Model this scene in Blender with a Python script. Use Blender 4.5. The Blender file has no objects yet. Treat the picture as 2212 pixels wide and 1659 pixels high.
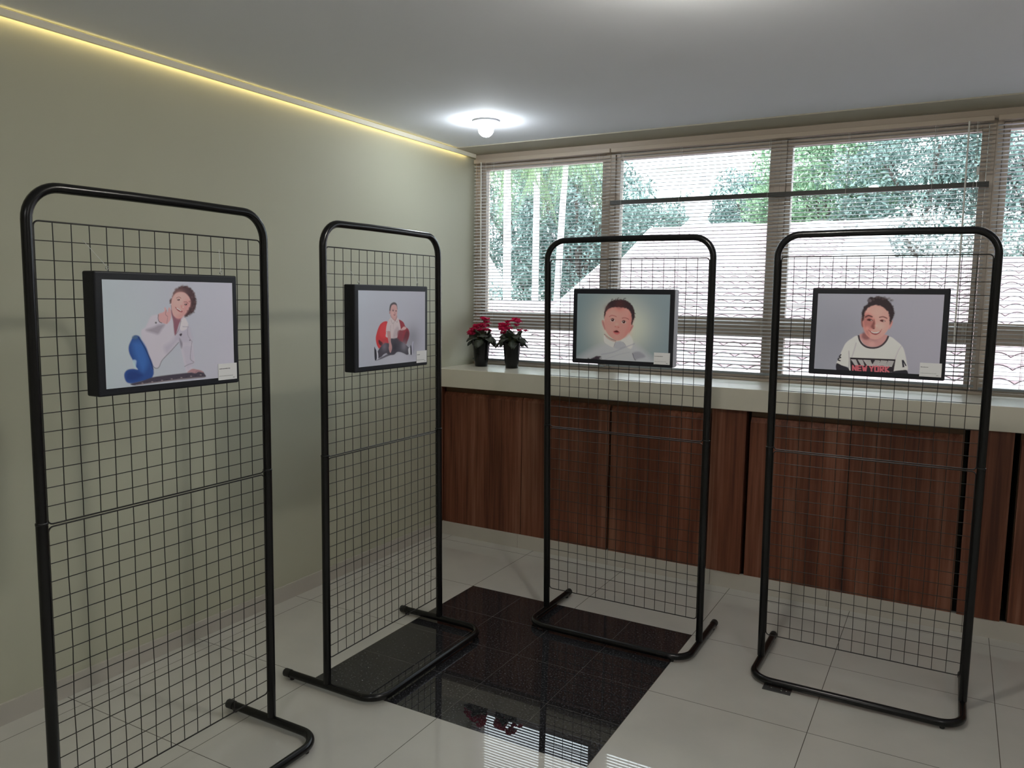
import bpy, math, random
import numpy as np
from mathutils import Vector, Matrix
random.seed(7); rng = np.random.default_rng(7)
sc = bpy.context.scene
COL = sc.collection

# ------------------------------------------------------------------ camera
CAM_LOC = Vector((2.172, -3.467, 1.546))
right = Vector((0.870888, 0.491295, 0.013539)); up = Vector((-0.065550, 0.088807, 0.993890)); fwd = Vector((-0.487090, 0.866454, -0.109545))
cd = bpy.data.cameras.new('camera'); cam = bpy.data.objects.new('camera', cd); COL.objects.link(cam)
cd.sensor_width = 36.0; cd.lens = 27.628; cd.clip_start = 0.02; cd.clip_end = 500
m = Matrix((right, up, -fwd)).transposed().to_4x4(); m.translation = CAM_LOC
cam.matrix_world = m
sc.camera = cam

# ------------------------------------------------------------------ view, world
sc.view_settings.view_transform = 'Standard'; sc.view_settings.look = 'None'
sc.view_settings.gamma = 1.0; sc.view_settings.use_curve_mapping = False
sc.view_settings.exposure = 1.0
world = bpy.data.worlds.new('sky'); sc.world = world; world.use_nodes = True
wn = world.node_tree; bg = wn.nodes['Background']
bg.inputs[0].default_value = (0.88, 0.94, 1.0, 1); bg.inputs[1].default_value = 3.2
try:
    c = sc.cycles
    c.use_denoising = True; c.max_bounces = 12; c.diffuse_bounces = 5; c.glossy_bounces = 5
    c.transparent_max_bounces = 24; c.sample_clamp_indirect = 6.0; c.caustics_reflective = False; c.caustics_refractive = False
    c.use_adaptive_sampling = True; c.adaptive_threshold = 0.01
except Exception: pass

def area_light(name, loc, size, power, color, rot=(0, 0, 0), size_y=None, portal=False, spread=None):
    l = bpy.data.lights.new(name, 'AREA'); l.energy = power; l.color = color
    l.size = size
    if size_y: l.shape = 'RECTANGLE'; l.size_y = size_y
    if spread: l.spread = spread
    if portal: l.cycles.is_portal = True
    o = bpy.data.objects.new(name, l); COL.objects.link(o); o.location = loc; o.rotation_euler = rot
    return o
# soft hazy sun behind the clouds, falling on roofs and trees
sl = bpy.data.lights.new('sun', 'SUN'); sl.energy = 3.0; sl.angle = math.radians(12); sl.color = (1, .96, .9)
so = bpy.data.objects.new('sun', sl); COL.objects.link(so); so.rotation_euler = (math.radians(-28), math.radians(-22), 0)
# daylight portal over the glazed wall
area_light('window_portal', (1.8, 1.27, 1.76), 5.2, 1, (1, 1, 1), rot=(math.radians(-90), 0, 0), size_y=1.4, portal=True)
# warm light line in the slot between ceiling and left wall
area_light('cove_light', (-0.700, -2.3, 2.4885), 6.6, 1.7, (1.0, .80, .40), rot=(0, 0, math.radians(90)), size_y=0.006)

# ------------------------------------------------------------------ materials
def s2l(v):
    v = v / 255.0
    return v / 12.92 if v <= 0.04045 else ((v + 0.055) / 1.055) ** 2.4
MATS = {}
def mat(name, col, rough=0.5, metal=0.0, spec=0.5, noise=0.0, nscale=20.0, bump=0.0, bscale=80.0, coat=0.0, trans=0.0, alpha=None, sheen=0.0):
    if name in MATS: return MATS[name]
    mt = bpy.data.materials.new(name); mt.use_nodes = True
    nt = mt.node_tree; b = nt.nodes['Principled BSDF']
    c4 = (col[0], col[1], col[2], 1)
    b.inputs['Base Color'].default_value = c4; b.inputs['Roughness'].default_value = rough
    b.inputs['Metallic'].default_value = metal; b.inputs['Specular IOR Level'].default_value = spec
    if coat: b.inputs['Coat Weight'].default_value = coat; b.inputs['Coat Roughness'].default_value = 0.05
    if trans: b.inputs['Transmission Weight'].default_value = trans
    tc = nt.nodes.new('ShaderNodeTexCoord')
    nz = nt.nodes.new('ShaderNodeTexNoise'); nz.inputs['Scale'].default_value = nscale; nz.inputs['Detail'].default_value = 4
    nt.links.new(tc.outputs['Object'], nz.inputs['Vector'])
    mx = nt.nodes.new('ShaderNodeMix'); mx.data_type = 'RGBA'
    k = noise
    mx.inputs[6].default_value = (col[0] * (1 - k), col[1] * (1 - k), col[2] * (1 - k), 1)
    mx.inputs[7].default_value = (min(1, col[0] * (1 + k)), min(1, col[1] * (1 + k)), min(1, col[2] * (1 + k)), 1)
    nt.links.new(nz.outputs['Fac'], mx.inputs[0]); nt.links.new(mx.outputs[2], b.inputs['Base Color'])
    if bump:
        n2 = nt.nodes.new('ShaderNodeTexNoise'); n2.inputs['Scale'].default_value = bscale
        nt.links.new(tc.outputs['Object'], n2.inputs['Vector'])
        bp = nt.nodes.new('ShaderNodeBump'); bp.inputs['Strength'].default_value = bump; bp.inputs['Distance'].default_value = 0.002
        nt.links.new(n2.outputs['Fac'], bp.inputs['Height']); nt.links.new(bp.outputs['Normal'], b.inputs['Normal'])
    MATS[name] = mt
    return mt

M_WALL = mat('sage_wall_paint', (.47, .47, .365), .7, noise=.03, nscale=3, bump=.05, bscale=150)
M_CEIL = mat('white_ceiling_paint', (.84, .87, .93), .85, noise=.02, nscale=2)
M_BEAM = mat('beige_beam_paint', (.50, .47, .39), .8, noise=.02, nscale=3)
M_CREAM = mat('cream_trim', (.90, .86, .72), .45, noise=.02)
M_ALU = mat('beige_window_aluminium', (.50, .42, .345), .45, noise=.03, nscale=8)
M_COUNTER = mat('cream_solid_surface', (.66, .63, .54), .25, noise=.02, nscale=30)
M_BLACK = mat('black_gloss_enamel', (.005, .005, .0055), .24, spec=.35, noise=.2, nscale=15)
M_RUBBER = mat('black_rubber', (.01, .01, .01), .6, noise=.1)
M_WIRE = mat('black_wire', (.010, .009, .008), .35, spec=.4, noise=.1)
M_FRAME = mat('dark_frame_vinyl', (.008, .009, .014), .5, spec=.35, noise=.1, nscale=60, bump=.1, bscale=300)
M_FRAMEEDGE = mat('grey_foam_edge', (.34, .34, .38), .5, noise=.05)
M_CARD = mat('white_card', (.80, .80, .82), .6, noise=.01)
M_INK = mat('grey_ink', (.12, .12, .14), .7, noise=.1)
M_SLAT = mat('slat_aluminium', (.64, .66, .68), .35, noise=.02, nscale=4)
M_RAIL = mat('blind_rail_grey', (.22, .24, .25), .4, noise=.05)
M_SLATSHADE = mat('shade_dark_slat', (.035, .035, .032), .45, noise=.1)  # slat colour darkened to stand in for shade on the undersides
M_CORD = mat('white_cord', (.75, .75, .72), .6, noise=.05)
M_NYLON = mat('clear_nylon', (.8, .82, .8), .2, noise=.02)
M_CHROME = mat('steel_hook', (.6, .6, .58), .25, metal=1.0, noise=.05)
M_POT = mat('black_ceramic', (.004, .004, .005), .18, spec=.3, noise=.1)
M_SOIL = mat('dark_soil', (.03, .02, .015), .9, noise=.4, nscale=80)
M_LEAF = mat('dark_green_leaf', (.028, .036, .024), .45, noise=.35, nscale=60)
M_STEM = mat('green_stem', (.12, .14, .06), .5, noise=.2)
M_WOODIN = mat('brown_cabinet_board', (.10, .05, .02), .6, noise=.15)
M_DARK = mat('dark_gap', (.02, .012, .008), .8, noise=.1)
M_PLATE = mat('dark_socket_plate', (.05, .05, .05), .35, noise=.2, nscale=100)
M_PLINTH = mat('light_plinth_tile', (.50, .47, .42), .25, noise=.03)
M_TRUNK = mat('pale_palm_trunk', (.86, .85, .86), .8, noise=.15, nscale=6)
M_PLASTER = mat('white_plaster', (.85, .86, .88), .8, noise=.03, nscale=2)
M_PINKPL = mat('pink_shutter', (.62, .52, .60), .7, noise=.05)
M_WINDARK = mat('far_window_pane', (.35, .34, .38), .3, noise=.1)
M_GROUND = mat('garden_ground', (.12, .16, .08), .95, noise=.4, nscale=1)
M_ROOMWALL = mat('room_wall_paint', (.52, .50, .44), .8, noise=.03)

def petal_mat():
    mt = bpy.data.materials.new('magenta_petal'); mt.use_nodes = True; nt = mt.node_tree
    b = nt.nodes['Principled BSDF']; b.inputs['Base Color'].default_value = (.72, .02, .16, 1); b.inputs['Roughness'].default_value = .5
    t = nt.nodes.new('ShaderNodeBsdfTranslucent'); t.inputs[0].default_value = (.95, .05, .28, 1)
    nz = nt.nodes.new('ShaderNodeTexNoise'); nz.inputs['Scale'].default_value = 40
    cr = nt.nodes.new('ShaderNodeMix'); cr.data_type = 'RGBA'
    cr.inputs[6].default_value = (.60, .01, .12, 1); cr.inputs[7].default_value = (.85, .08, .25, 1)
    nt.links.new(nz.outputs['Fac'], cr.inputs[0]); nt.links.new(cr.outputs[2], b.inputs['Base Color'])
    mx = nt.nodes.new('ShaderNodeMixShader'); mx.inputs[0].default_value = .5
    nt.links.new(b.outputs[0], mx.inputs[1]); nt.links.new(t.outputs[0], mx.inputs[2])
    nt.links.new(mx.outputs[0], nt.nodes['Material Output'].inputs[0]); return mt
M_PETAL = petal_mat()

def glass_mat():
    mt = bpy.data.materials.new('window_glass'); mt.use_nodes = True; nt = mt.node_tree
    for n in list(nt.nodes):
        if n.type == 'BSDF_PRINCIPLED': nt.nodes.remove(n)
    tr = nt.nodes.new('ShaderNodeBsdfTransparent'); tr.inputs[0].default_value = (.94, .97, .97, 1)
    gl = nt.nodes.new('ShaderNodeBsdfGlossy'); gl.inputs['Roughness'].default_value = .01
    fr = nt.nodes.new('ShaderNodeFresnel'); fr.inputs[0].default_value = 1.35
    mx = nt.nodes.new('ShaderNodeMixShader')
    nt.links.new(fr.outputs[0], mx.inputs[0]); nt.links.new(tr.outputs[0], mx.inputs[1]); nt.links.new(gl.outputs[0], mx.inputs[2])
    nt.links.new(mx.outputs[0], nt.nodes['Material Output'].inputs[0]); return mt
M_GLASS = glass_mat()

def emis(name, col, st):
    mt = bpy.data.materials.new(name); mt.use_nodes = True; nt = mt.node_tree
    e = nt.nodes.new('ShaderNodeEmission'); e.inputs[0].default_value = (*col, 1); e.inputs[1].default_value = st
    nt.links.new(e.outputs[0], nt.nodes['Material Output'].inputs[0]); return mt
M_BULB = emis('lit_lamp_glass', (.90, .96, 1.0), 62.0)
M_BULB2 = emis('lit_lamp_glass_warm', (1.0, .95, .84), 200.0)
M_FILL = emis('fill_panel_glow', (1.0, .985, .96), 7.0)  # emission of the added off-camera fill panels

def wood_mat():
    mt = bpy.data.materials.new('striped_red_brown_wood'); mt.use_nodes = True; nt = mt.node_tree; L = nt.links
    b = nt.nodes['Principled BSDF']; b.inputs['Roughness'].default_value = .42; b.inputs['Specular IOR Level'].default_value = .35
    g = nt.nodes.new('ShaderNodeNewGeometry'); mp = nt.nodes.new('ShaderNodeMapping')
    mp.inputs['Scale'].default_value = (1, 1, .035); L.new(g.outputs['Position'], mp.inputs['Vector'])
    n1 = nt.nodes.new('ShaderNodeTexNoise'); n1.inputs['Scale'].default_value = 14; n1.inputs['Detail'].default_value = 3
    n2 = nt.nodes.new('ShaderNodeTexNoise'); n2.inputs['Scale'].default_value = 75; n2.inputs['Detail'].default_value = 6
    L.new(mp.outputs[0], n1.inputs['Vector']); L.new(mp.outputs[0], n2.inputs['Vector'])
    ad = nt.nodes.new('ShaderNodeMath'); ad.operation = 'MULTIPLY_ADD'; ad.inputs[1].default_value = .55
    L.new(n1.outputs['Fac'], ad.inputs[0])
    m2 = nt.nodes.new('ShaderNodeMath'); m2.operation = 'MULTIPLY'; m2.inputs[1].default_value = .45
    L.new(n2.outputs['Fac'], m2.inputs[0]); L.new(m2.outputs[0], ad.inputs[2])
    cr = nt.nodes.new('ShaderNodeValToRGB'); e = cr.color_ramp.elements
    e[0].position = .36; e[0].color = (.075, .022, .011, 1); e[1].position = .66; e[1].color = (.235, .105, .064, 1)
    k = cr.color_ramp.elements.new(.5); k.color = (.155, .050, .026, 1)
    L.new(ad.outputs[0], cr.inputs[0]); L.new(cr.outputs[0], b.inputs['Base Color'])
    return mt
M_WOOD = wood_mat()

def tile_mat(name, pitch, base, grout, rough, speck, gw, spec=.5, warm=0.0):
    mt = bpy.data.materials.new(name); mt.use_nodes = True; nt = mt.node_tree; L = nt.links
    b = nt.nodes['Principled BSDF']; b.inputs['Roughness'].default_value = rough; b.inputs['Specular IOR Level'].default_value = spec
    g = nt.nodes.new('ShaderNodeNewGeometry'); sp = nt.nodes.new('ShaderNodeSeparateXYZ'); L.new(g.outputs['Position'], sp.inputs[0])
    ds = []
    for ax in (0, 1):
        a = nt.nodes.new('ShaderNodeMath'); a.operation = 'PINGPONG'; a.inputs[1].default_value = pitch / 2
        L.new(sp.outputs[ax], a.inputs[0])
        # distance to nearest joint (joints at whole multiples of the pitch)
        ds.append(a)
    mn = nt.nodes.new('ShaderNodeMath'); mn.operation = 'MINIMUM'; L.new(ds[0].outputs[0], mn.inputs[0]); L.new(ds[1].outputs[0], mn.inputs[1])
    lt = nt.nodes.new('ShaderNodeMath'); lt.operation = 'LESS_THAN'; lt.inputs[1].default_value = gw; L.new(mn.outputs[0], lt.inputs[0])
    nz = nt.nodes.new('ShaderNodeTexNoise'); nz.inputs['Scale'].default_value = 130 if speck else 3; nz.inputs['Detail'].default_value = 5
    L.new(g.outputs['Position'], nz.inputs['Vector'])
    cr = nt.nodes.new('ShaderNodeValToRGB'); e = cr.color_ramp.elements
    e[0].position = .35; e[1].position = .68
    if speck:
        e[0].color = tuple(x * .35 for x in base) + (1,); e[1].color = tuple(x * 3.0 for x in base) + (1,)
        k = cr.color_ramp.elements.new(.52); k.color = (*base, 1)
    else:
        e[0].color = tuple(x * .95 for x in base) + (1,); e[1].color = tuple(x * 1.05 for x in base) + (1,)
    L.new(nz.outputs['Fac'], cr.inputs[0])
    mx = nt.nodes.new('ShaderNodeMix'); mx.data_type = 'RGBA'; mx.inputs[7].default_value = (*grout, 1)
    L.new(lt.outputs[0], mx.inputs[0]); L.new(cr.outputs[0], mx.inputs[6]); L.new(mx.outputs[2], b.inputs['Base Color'])
    return mt
M_TILE = tile_mat('polished_light_floor_tile', .6, (.54, .53, .49), (.10, .09, .075), .012, False, .0013, spec=.75)
M_GRANITE = tile_mat('black_granite_tile', .3, (.022, .022, .025), (.10, .095, .085), .010, True, .0008, spec=.85)

def roof_mat():
    mt = mat('clay_roof_tile', (.46, .36, .38), .85, noise=.22, nscale=3)
    return mt
M_ROOF = roof_mat()
M_ROOFD = mat('dark_timber_eave', (.10, .05, .06), .7, noise=.2)
def leaf_mat(name, c1, c2):
    mt = bpy.data.materials.new(name); mt.use_nodes = True; nt = mt.node_tree; L = nt.links
    b = nt.nodes['Principled BSDF']; b.inputs['Roughness'].default_value = .55
    g = nt.nodes.new('ShaderNodeNewGeometry')
    cr = nt.nodes.new('ShaderNodeMix'); cr.data_type = 'RGBA'; cr.inputs[6].default_value = (*c1, 1); cr.inputs[7].default_value = (*c2, 1)
    L.new(g.outputs['Random Per Island'], cr.inputs[0]); L.new(cr.outputs[2], b.inputs['Base Color'])
    t = nt.nodes.new('ShaderNodeBsdfTranslucent'); L.new(cr.outputs[2], t.inputs[0])
    mx = nt.nodes.new('ShaderNodeMixShader'); mx.inputs[0].default_value = .25
    L.new(b.outputs[0], mx.inputs[1]); L.new(t.outputs[0], mx.inputs[2]); L.new(mx.outputs[0], nt.nodes['Material Output'].inputs[0])
    return mt
M_FOLI = leaf_mat('broadleaf_foliage', (.035, .075, .07), (.34, .46, .43))
M_FOLI2 = leaf_mat('bright_broadleaf_foliage', (.07, .16, .09), (.40, .56, .36))
M_BLOSSOM = leaf_mat('white_blossom_foliage', (.02, .06, .05), (1.0, 1.0, 1.0))
M_FROND = leaf_mat('palm_frond', (.08, .15, .06), (.28, .38, .21))
M_BARK = mat('tree_bark', (.10, .08, .07), .9, noise=.3, nscale=12)
def print_mat():
    mt = bpy.data.materials.new('photo_print'); mt.use_nodes = True; nt = mt.node_tree
    b = nt.nodes['Principled BSDF']; b.inputs['Roughness'].default_value = .38; b.inputs['Specular IOR Level'].default_value = .4
    a = nt.nodes.new('ShaderNodeAttribute'); a.attribute_name = 'ink'; nt.links.new(a.outputs['Color'], b.inputs['Base Color'])
    return mt
M_PRINT = print_mat()

# ------------------------------------------------------------------ mesh helpers
class MB:
    """collects geometry for ONE mesh object"""
    def __init__(s): s.v = []; s.f = []; s.mi = []; s.cur = 0; s.sm = []
    def add(s, vs, fs, smooth=False):
        n = len(s.v); s.v += [tuple(p) for p in vs]
        for f in fs: s.f.append(tuple(i + n for i in f)); s.mi.append(s.cur); s.sm.append(smooth)
    def box(s, x0, x1, y0, y1, z0, z1, rot=None):
        vs = [(x, y, z) for x in (x0, x1) for y in (y0, y1) for z in (z0, z1)]
        s.add(vs, [(0, 1, 3, 2), (4, 6, 7, 5), (0, 4, 5, 1), (2, 3, 7, 6), (0, 2, 6, 4), (1, 5, 7, 3)])
    def tube(s, pts, r, n=8, cap=True, smooth=True, rs=None):
        pts = [Vector(p) for p in pts]; rings = []; prev = None
        for i, p in enumerate(pts):
            if i == 0: t = pts[1] - p
            elif i == len(pts) - 1: t = p - pts[i - 1]
            else: t = (pts[i + 1] - p).normalized() + (p - pts[i - 1]).normalized()
            t.normalize()
            if prev is None:
                a = Vector((0, 0, 1)) if abs(t.z) < .9 else Vector((1, 0, 0))
                u = t.cross(a).normalized()
            else:
                u = (prev - t * prev.dot(t)).normalized()
            prev = u; w = t.cross(u); rr = rs[i] if rs else r
            rings.append([p + (u * math.cos(2 * math.pi * k / n) + w * math.sin(2 * math.pi * k / n)) * rr for k in range(n)])
        vs = [q for rg in rings for q in rg]; fs = []
        for i in range(len(pts) - 1):
            for k in range(n): fs.append((i * n + k, i * n + (k + 1) % n, (i + 1) * n + (k + 1) % n, (i + 1) * n + k))
        s.add(vs, fs, smooth)
        if cap:
            s.add(rings[0], [tuple(range(n))][::1]); s.add(rings[-1], [tuple(range(n))])
    def lathe(s, prof, n=24, c=(0, 0, 0), smooth=True):
        vs = []; fs = []
        for r, z in prof:
            for k in range(n): vs.append((c[0] + r * math.cos(2 * math.pi * k / n), c[1] + r * math.sin(2 * math.pi * k / n), c[2] + z))
        for i in range(len(prof) - 1):
            for k in range(n): fs.append((i * n + k, i * n + (k + 1) % n, (i + 1) * n + (k + 1) % n, (i + 1) * n + k))
        s.add(vs, fs, smooth)
    def build(s, name, mats, parent=None, bevel=0.0, seg=2):
        me = bpy.data.meshes.new(name); me.from_pydata(s.v, [], s.f)
        if not isinstance(mats, (list, tuple)): mats = [mats]
        for mm in mats: me.materials.append(mm)
        me.polygons.foreach_set('material_index', s.mi); me.polygons.foreach_set('use_smooth', s.sm); me.update()
        o = bpy.data.objects.new(name, me); COL.objects.link(o)
        if parent is not None: o.parent = parent
        if bevel:
            bv = o.modifiers.new('bevel', 'BEVEL'); bv.width = bevel; bv.segments = seg; bv.limit_method = 'ANGLE'
        return o
def empty(name, loc=(0, 0, 0), rz=0):
    o = bpy.data.objects.new(name, None); COL.objects.link(o); o.location = loc; o.rotation_euler = (0, 0, rz); o.empty_display_size = .1
    return o
def tag(o, label=None, cat=None, group=None, kind=None):
    if label: o['label'] = label
    if cat: o['category'] = cat
    if group: o['group'] = group
    if kind: o['kind'] = kind
    return o
def boxo(name, b, m_, parent=None, bevel=0.0, kind=None):
    mb = MB(); mb.box(*b); o = mb.build(name, m_, parent, bevel)
    if kind: o['kind'] = kind
    return o
def arc(c, r, a0, a1, n, f):
    return [f(c[0] + r * math.cos(a0 + (a1 - a0) * i / n), c[1] + r * math.sin(a0 + (a1 - a0) * i / n)) for i in range(n + 1)]

# ------------------------------------------------------------------ room shell
XL, XR, YB, YW, ZC = -0.711, 4.45, -5.6, 1.124, 2.495
mb = MB()
mb.cur = 0
mb.add([(XL - .2, YB - .2, 0), (XR + .2, YB - .2, 0), (XR + .2, -1.2, 0), (XL - .2, -1.2, 0)], [(0, 1, 2, 3)])
mb.add([(XL - .2, 0, 0), (XR + .2, 0, 0), (XR + .2, YW + .1, 0), (XL - .2, YW + .1, 0)], [(0, 1, 2, 3)])
mb.add([(XL - .2, -1.2, 0), (0, -1.2, 0), (0, 0, 0), (XL - .2, 0, 0)], [(0, 1, 2, 3)])
mb.add([(1.2, -1.2, 0), (XR + .2, -1.2, 0), (XR + .2, 0, 0), (1.2, 0, 0)], [(0, 1, 2, 3)])
mb.cur = 1
mb.add([(0, -1.2, 0), (1.2, -1.2, 0), (1.2, 0, 0), (0, 0, 0)], [(0, 1, 2, 3)])
mb.build('floor', [M_TILE, M_GRANITE])['kind'] = 'structure'
boxo('floor_slab', (XL - .2, XR + .2, YB - .2, YW + .1, -.3, -.002), M_PLINTH).name = 'floor_base'
bpy.data.objects['floor_base']['kind'] = 'structure'
boxo('wall_left', (XL - .15, XL, YB, YW + .1, 0, ZC + .1), M_WALL, kind='structure')
boxo('wall_right', (XR, XR + .15, YB, YW + .1, 0, ZC + .1), M_ROOMWALL, kind='structure')
boxo('wall_front', (XL - .15, XR + .15, YB - .15, YB, 0, ZC + .1), M_ROOMWALL, kind='structure')
# parapet under the windows and lintel over them
boxo('wall_back', (XL - .15, XR + .15, YW, YW + .16, -.3, 1.075), M_WALL, kind='structure')
boxo('wall_back_lintel', (XL - .15, XR + .15, YW - .004, YW + .16, 2.447, 2.8), M_ALU, kind='structure').name = 'trim_3'
boxo('ceiling', (XL + .022, XR + .15, YB - .15, .85, ZC, ZC + .12), M_CEIL, kind='structure')
boxo('ceiling_edge', (XL - .15, XL + .022, YB - .15, YW + .16, ZC + .006, ZC + .12), M_CEIL, kind='structure').name = 'ceiling_slot'
boxo('trim_1', (XL, XR, .85, YW - .004, ZC - .006, ZC + .12), M_BEAM, kind='structure')
boxo('trim_2', (XL + .020, XL + .034, YB, YW - .05, 2.462, 2.486), M_CREAM, kind='structure')
boxo('baseboard_left', (XL, XL + .011, YB, .70, 0, .078), M_PLINTH, kind='structure')
mb = MB(); x = XL
while x < XR:
    mb.box(x + .001, min(x + .599, XR), .690, .705, 0, .088); x += .6
mb.build('baseboard_back', M_PLINTH)['kind'] = 'structure'

# ------------------------------------------------------------------ windows
def window(i, x0, x1, frame_w=.06):
    root = empty('window_%d' % i, (x0, YW, 1.085)); root['kind'] = 'structure'
    ox, oy, oz = x0, YW, 1.085
    def B(name, b, m_, bev=.002):
        mb = MB(); mb.box(b[0] - ox, b[1] - ox, b[2] - oy, b[3] - oy, b[4] - oz, b[5] - oz); return mb.build(name, m_, root, bev)
    ya, yb = YW + .01, YW + .085
    f = frame_w
    mb = MB()
    def bb(a, b, c_, d, e, g): mb.box(a - ox, b - ox, c_ - oy, d - oy, e - oz, g - oz)
    # outer frame
    bb(x0, x0 + f * .5, ya, yb, 1.078, 2.445); bb(x1 - f * .5, x1, ya, yb, 1.078, 2.445)
    bb(x0 + f * .5, x1 - f * .5, ya, yb, 2.43, 2.445); bb(x0 + f * .5, x1 - f * .5, ya, yb, 1.078, 1.10)
    mb.build('window_frame', M_ALU, root, .002)
    mb = MB()
    bb(x0 + f * .5 + .0015, x0 + f, ya + .012, yb - .01, 1.1015, 2.4285); bb(x1 - f, x1 - f * .5 - .0015, ya + .012, yb - .01, 1.1015, 2.4285)
    bb(x0 + f, x1 - f, ya + .012, yb - .01, 2.392, 2.4285); bb(x0 + f, x1 - f, ya + .012, yb - .01, 1.1015, 1.125)
    mb.build('sash', M_ALU, root, .002)
    B('transom', (x0 + f, x1 - f, ya + .005, yb - .005, 1.338, 1.448), M_ALU)
    B('glass', (x0 + f, x1 - f, yb - .035, yb - .030, 1.125, 1.338), M_GLASS, 0)
    B('glass', (x0 + f, x1 - f, yb - .035, yb - .030, 1.448, 2.392), M_GLASS, 0)
    return root
for i, (a, b) in enumerate([(-.70, .262), (.262, 1.270), (1.270, 2.283), (2.283, 3.295), (3.295, 4.30)]): window(i + 1, a, b)
boxo('wall_right_pier', (4.30, XR, YW + .002, YW + .10, 1.078, 2.445), M_ALU, kind='structure').name = 'trim_4'
boxo('trim_5', (XL, -.70, YW + .002, YW + .10, 1.078, 2.445), M_ALU, kind='structure')
# continuous window sill bar
boxo('window_sill', (XL, XR, YW - .012, YW + .012, 1.090, 1.104), M_ALU, bevel=.002, kind='structure').name = 'trim_6'

# ------------------------------------------------------------------ blinds
def blind(x0, x1, label, tilt, ladders, bunch=False, zbot=1.122, wand=None):
    yc = YW - .045; zt = 2.425
    root = empty('venetian_blind', (x0, yc, zbot)); w = x1 - x0
    tag(root, label, 'blind', 'horizontal slat blinds')
    def loc(z): return z - zbot
    mb = MB(); mb.box(0, w, -.014, .014, loc(zt), loc(zt + .025)); mb.build('head_rail', M_ALU, root, .002)
    mb = MB(); mb.box(.002, w - .002, -.0125, .0125, loc(zbot), loc(zbot + .013)); mb.build('bottom_rail', M_RAIL, root, .003)
    mb = MB(); pitch = .0205; z = zbot + .034; k = 0
    while z < zt - .012:
        skip = bunch and 2.128 < z < 2.17
        if not skip:
            tl = tilt + rng.normal(0, .6); a = math.radians(tl); n = 4; hw = .0125
            xa = rng.normal(0, .0008); z1 = z + rng.normal(0, .0004); z2 = z + rng.normal(0, .0006)
            vs = []
            for X, zz in ((xa + .003, z1), (w - .003 + xa, z2)):
                for j in range(n + 1):
                    u = -hw + 2 * hw * j / n; crown = .0026 * (1 - (u / hw) ** 2)
                    # inner (room side, -y) edge hangs low when tilt > 0
                    yy = u * math.cos(a) - crown * math.sin(a); hh = u * math.sin(a) + crown * math.cos(a)
                    vs.append((X, yy, loc(zz + hh)))
                for j in range(n, -1, -1):
                    u = -hw + 2 * hw * j / n; crown = .0026 * (1 - (u / hw) ** 2) - .0004
                    yy = u * math.cos(a) - crown * math.sin(a); hh = u * math.sin(a) + crown * math.cos(a)
                    vs.append((X, yy, loc(zz + hh)))
            q = 2 * (n + 1); fs = [(j, (j + 1) % q, q + (j + 1) % q, q + j) for j in range(q)] + [tuple(range(q)), tuple(range(q, 2 * q))]
            mb.add(vs, fs, True)
        z += pitch; k += 1
    if bunch:   # a few slats slipped down and lie on top of one another
        pass
    mb.build('slats', M_SLAT, root)
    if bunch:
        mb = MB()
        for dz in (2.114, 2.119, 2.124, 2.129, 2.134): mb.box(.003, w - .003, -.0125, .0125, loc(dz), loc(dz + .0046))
        mb.build('slipped_slats', M_SLATSHADE, root)['label'] = 'bunch of slipped slats, coloured dark for shade'
    mb = MB()
    for lx in ladders:
        for yy in (-.0135, .0135): mb.tube([(lx - x0, yy, loc(zbot + .01)), (lx - x0, yy, loc(zt))], .0006, 4, False)
        mb.tube([(lx - x0 + .006, 0, loc(zbot + .01)), (lx - x0 + .006, 0, loc(zt))], .0007, 4, False)
    mb.build('ladder_cord', M_CORD, root)
    if wand is not None:
        mb = MB(); wx, zb = wand
        mb.tube([(wx - x0, -.022, loc(zt + .004)), (wx - x0 + .004, -.024, loc(zb))], .0042, 8); mb.build('tilt_wand', M_CORD, root)
        mb = MB(); mb.tube([(wx - x0 + .035, -.02, loc(zt)), (wx - x0 + .05, -.022, loc(2.12)), (wx - x0 + .052, -.022, loc(1.30))], .0009, 5)
        mb.tube([(wx - x0 + .051, -.022, loc(2.21)), (wx - x0 + .051, -.022, loc(2.17))], .006, 8)
        mb.build('lift_cord', M_CORD, root)
    return root
blind(-.690, .280, 'narrow slat blind over the first window behind the two flower pots', 12, [-.55, -.12, .20], wand=(-.628, 1.75))
blind(.287, 2.270, 'wide slat blind over two windows, crossed by a dark bunch of slipped slats', 12, [.36, .72, 1.22, 1.62, 2.02, 2.2], bunch=True, zbot=1.128, wand=(2.165, 1.35))
blind(2.286, 4.28, 'slat blind at the far right of the window row, slats hanging flatter', -3, [2.46, 3.0, 3.6, 4.1], zbot=1.118)

# ------------------------------------------------------------------ worktop and cabinets
boxo('counter', (XL + .001, XR - .001, .655, YW - .001, .975, 1.090), M_COUNTER, bevel=.003)
tag(bpy.data.objects['counter'], 'long cream counter top under the windows carrying two flower pots', 'counter')
def cabinet(x0, doors, label):
    root = empty('cabinet', (x0, .69, .088)); x1 = doors[-1][1]
    tag(root, label, 'cabinet', 'low wooden cabinets under the counter')
    mb = MB(); mb.box(0, x1 - x0, .028, .40, .002, .884); mb.build('cabinet_body', M_WOODIN, root)
    for a, b in doors:
        mb = MB(); xa, xb = a + .0025 - x0, b - .0025 - x0
        # panel with a chamfered finger-pull top edge
        vs = []
        for X in (xa, xb): vs += [(X, 0, 0), (X, .022, 0), (X, .022, .852), (X, .017, .852), (X, 0, .826)]
        mb.add(vs, [(0, 1, 2, 3, 4), (5, 9, 8, 7, 6), (0, 5, 6, 1), (1, 6, 7, 2), (2, 7, 8, 3), (3, 8, 9, 4), (4, 9, 5, 0)])
        mb.build('door', M_WOOD, root, .001)
    return root
cabinet(-.665, [(-.665, -.092), (-.092, .480), (.490, 1.062)], 'wooden cabinet below the flower pots, three doors wide')
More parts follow.
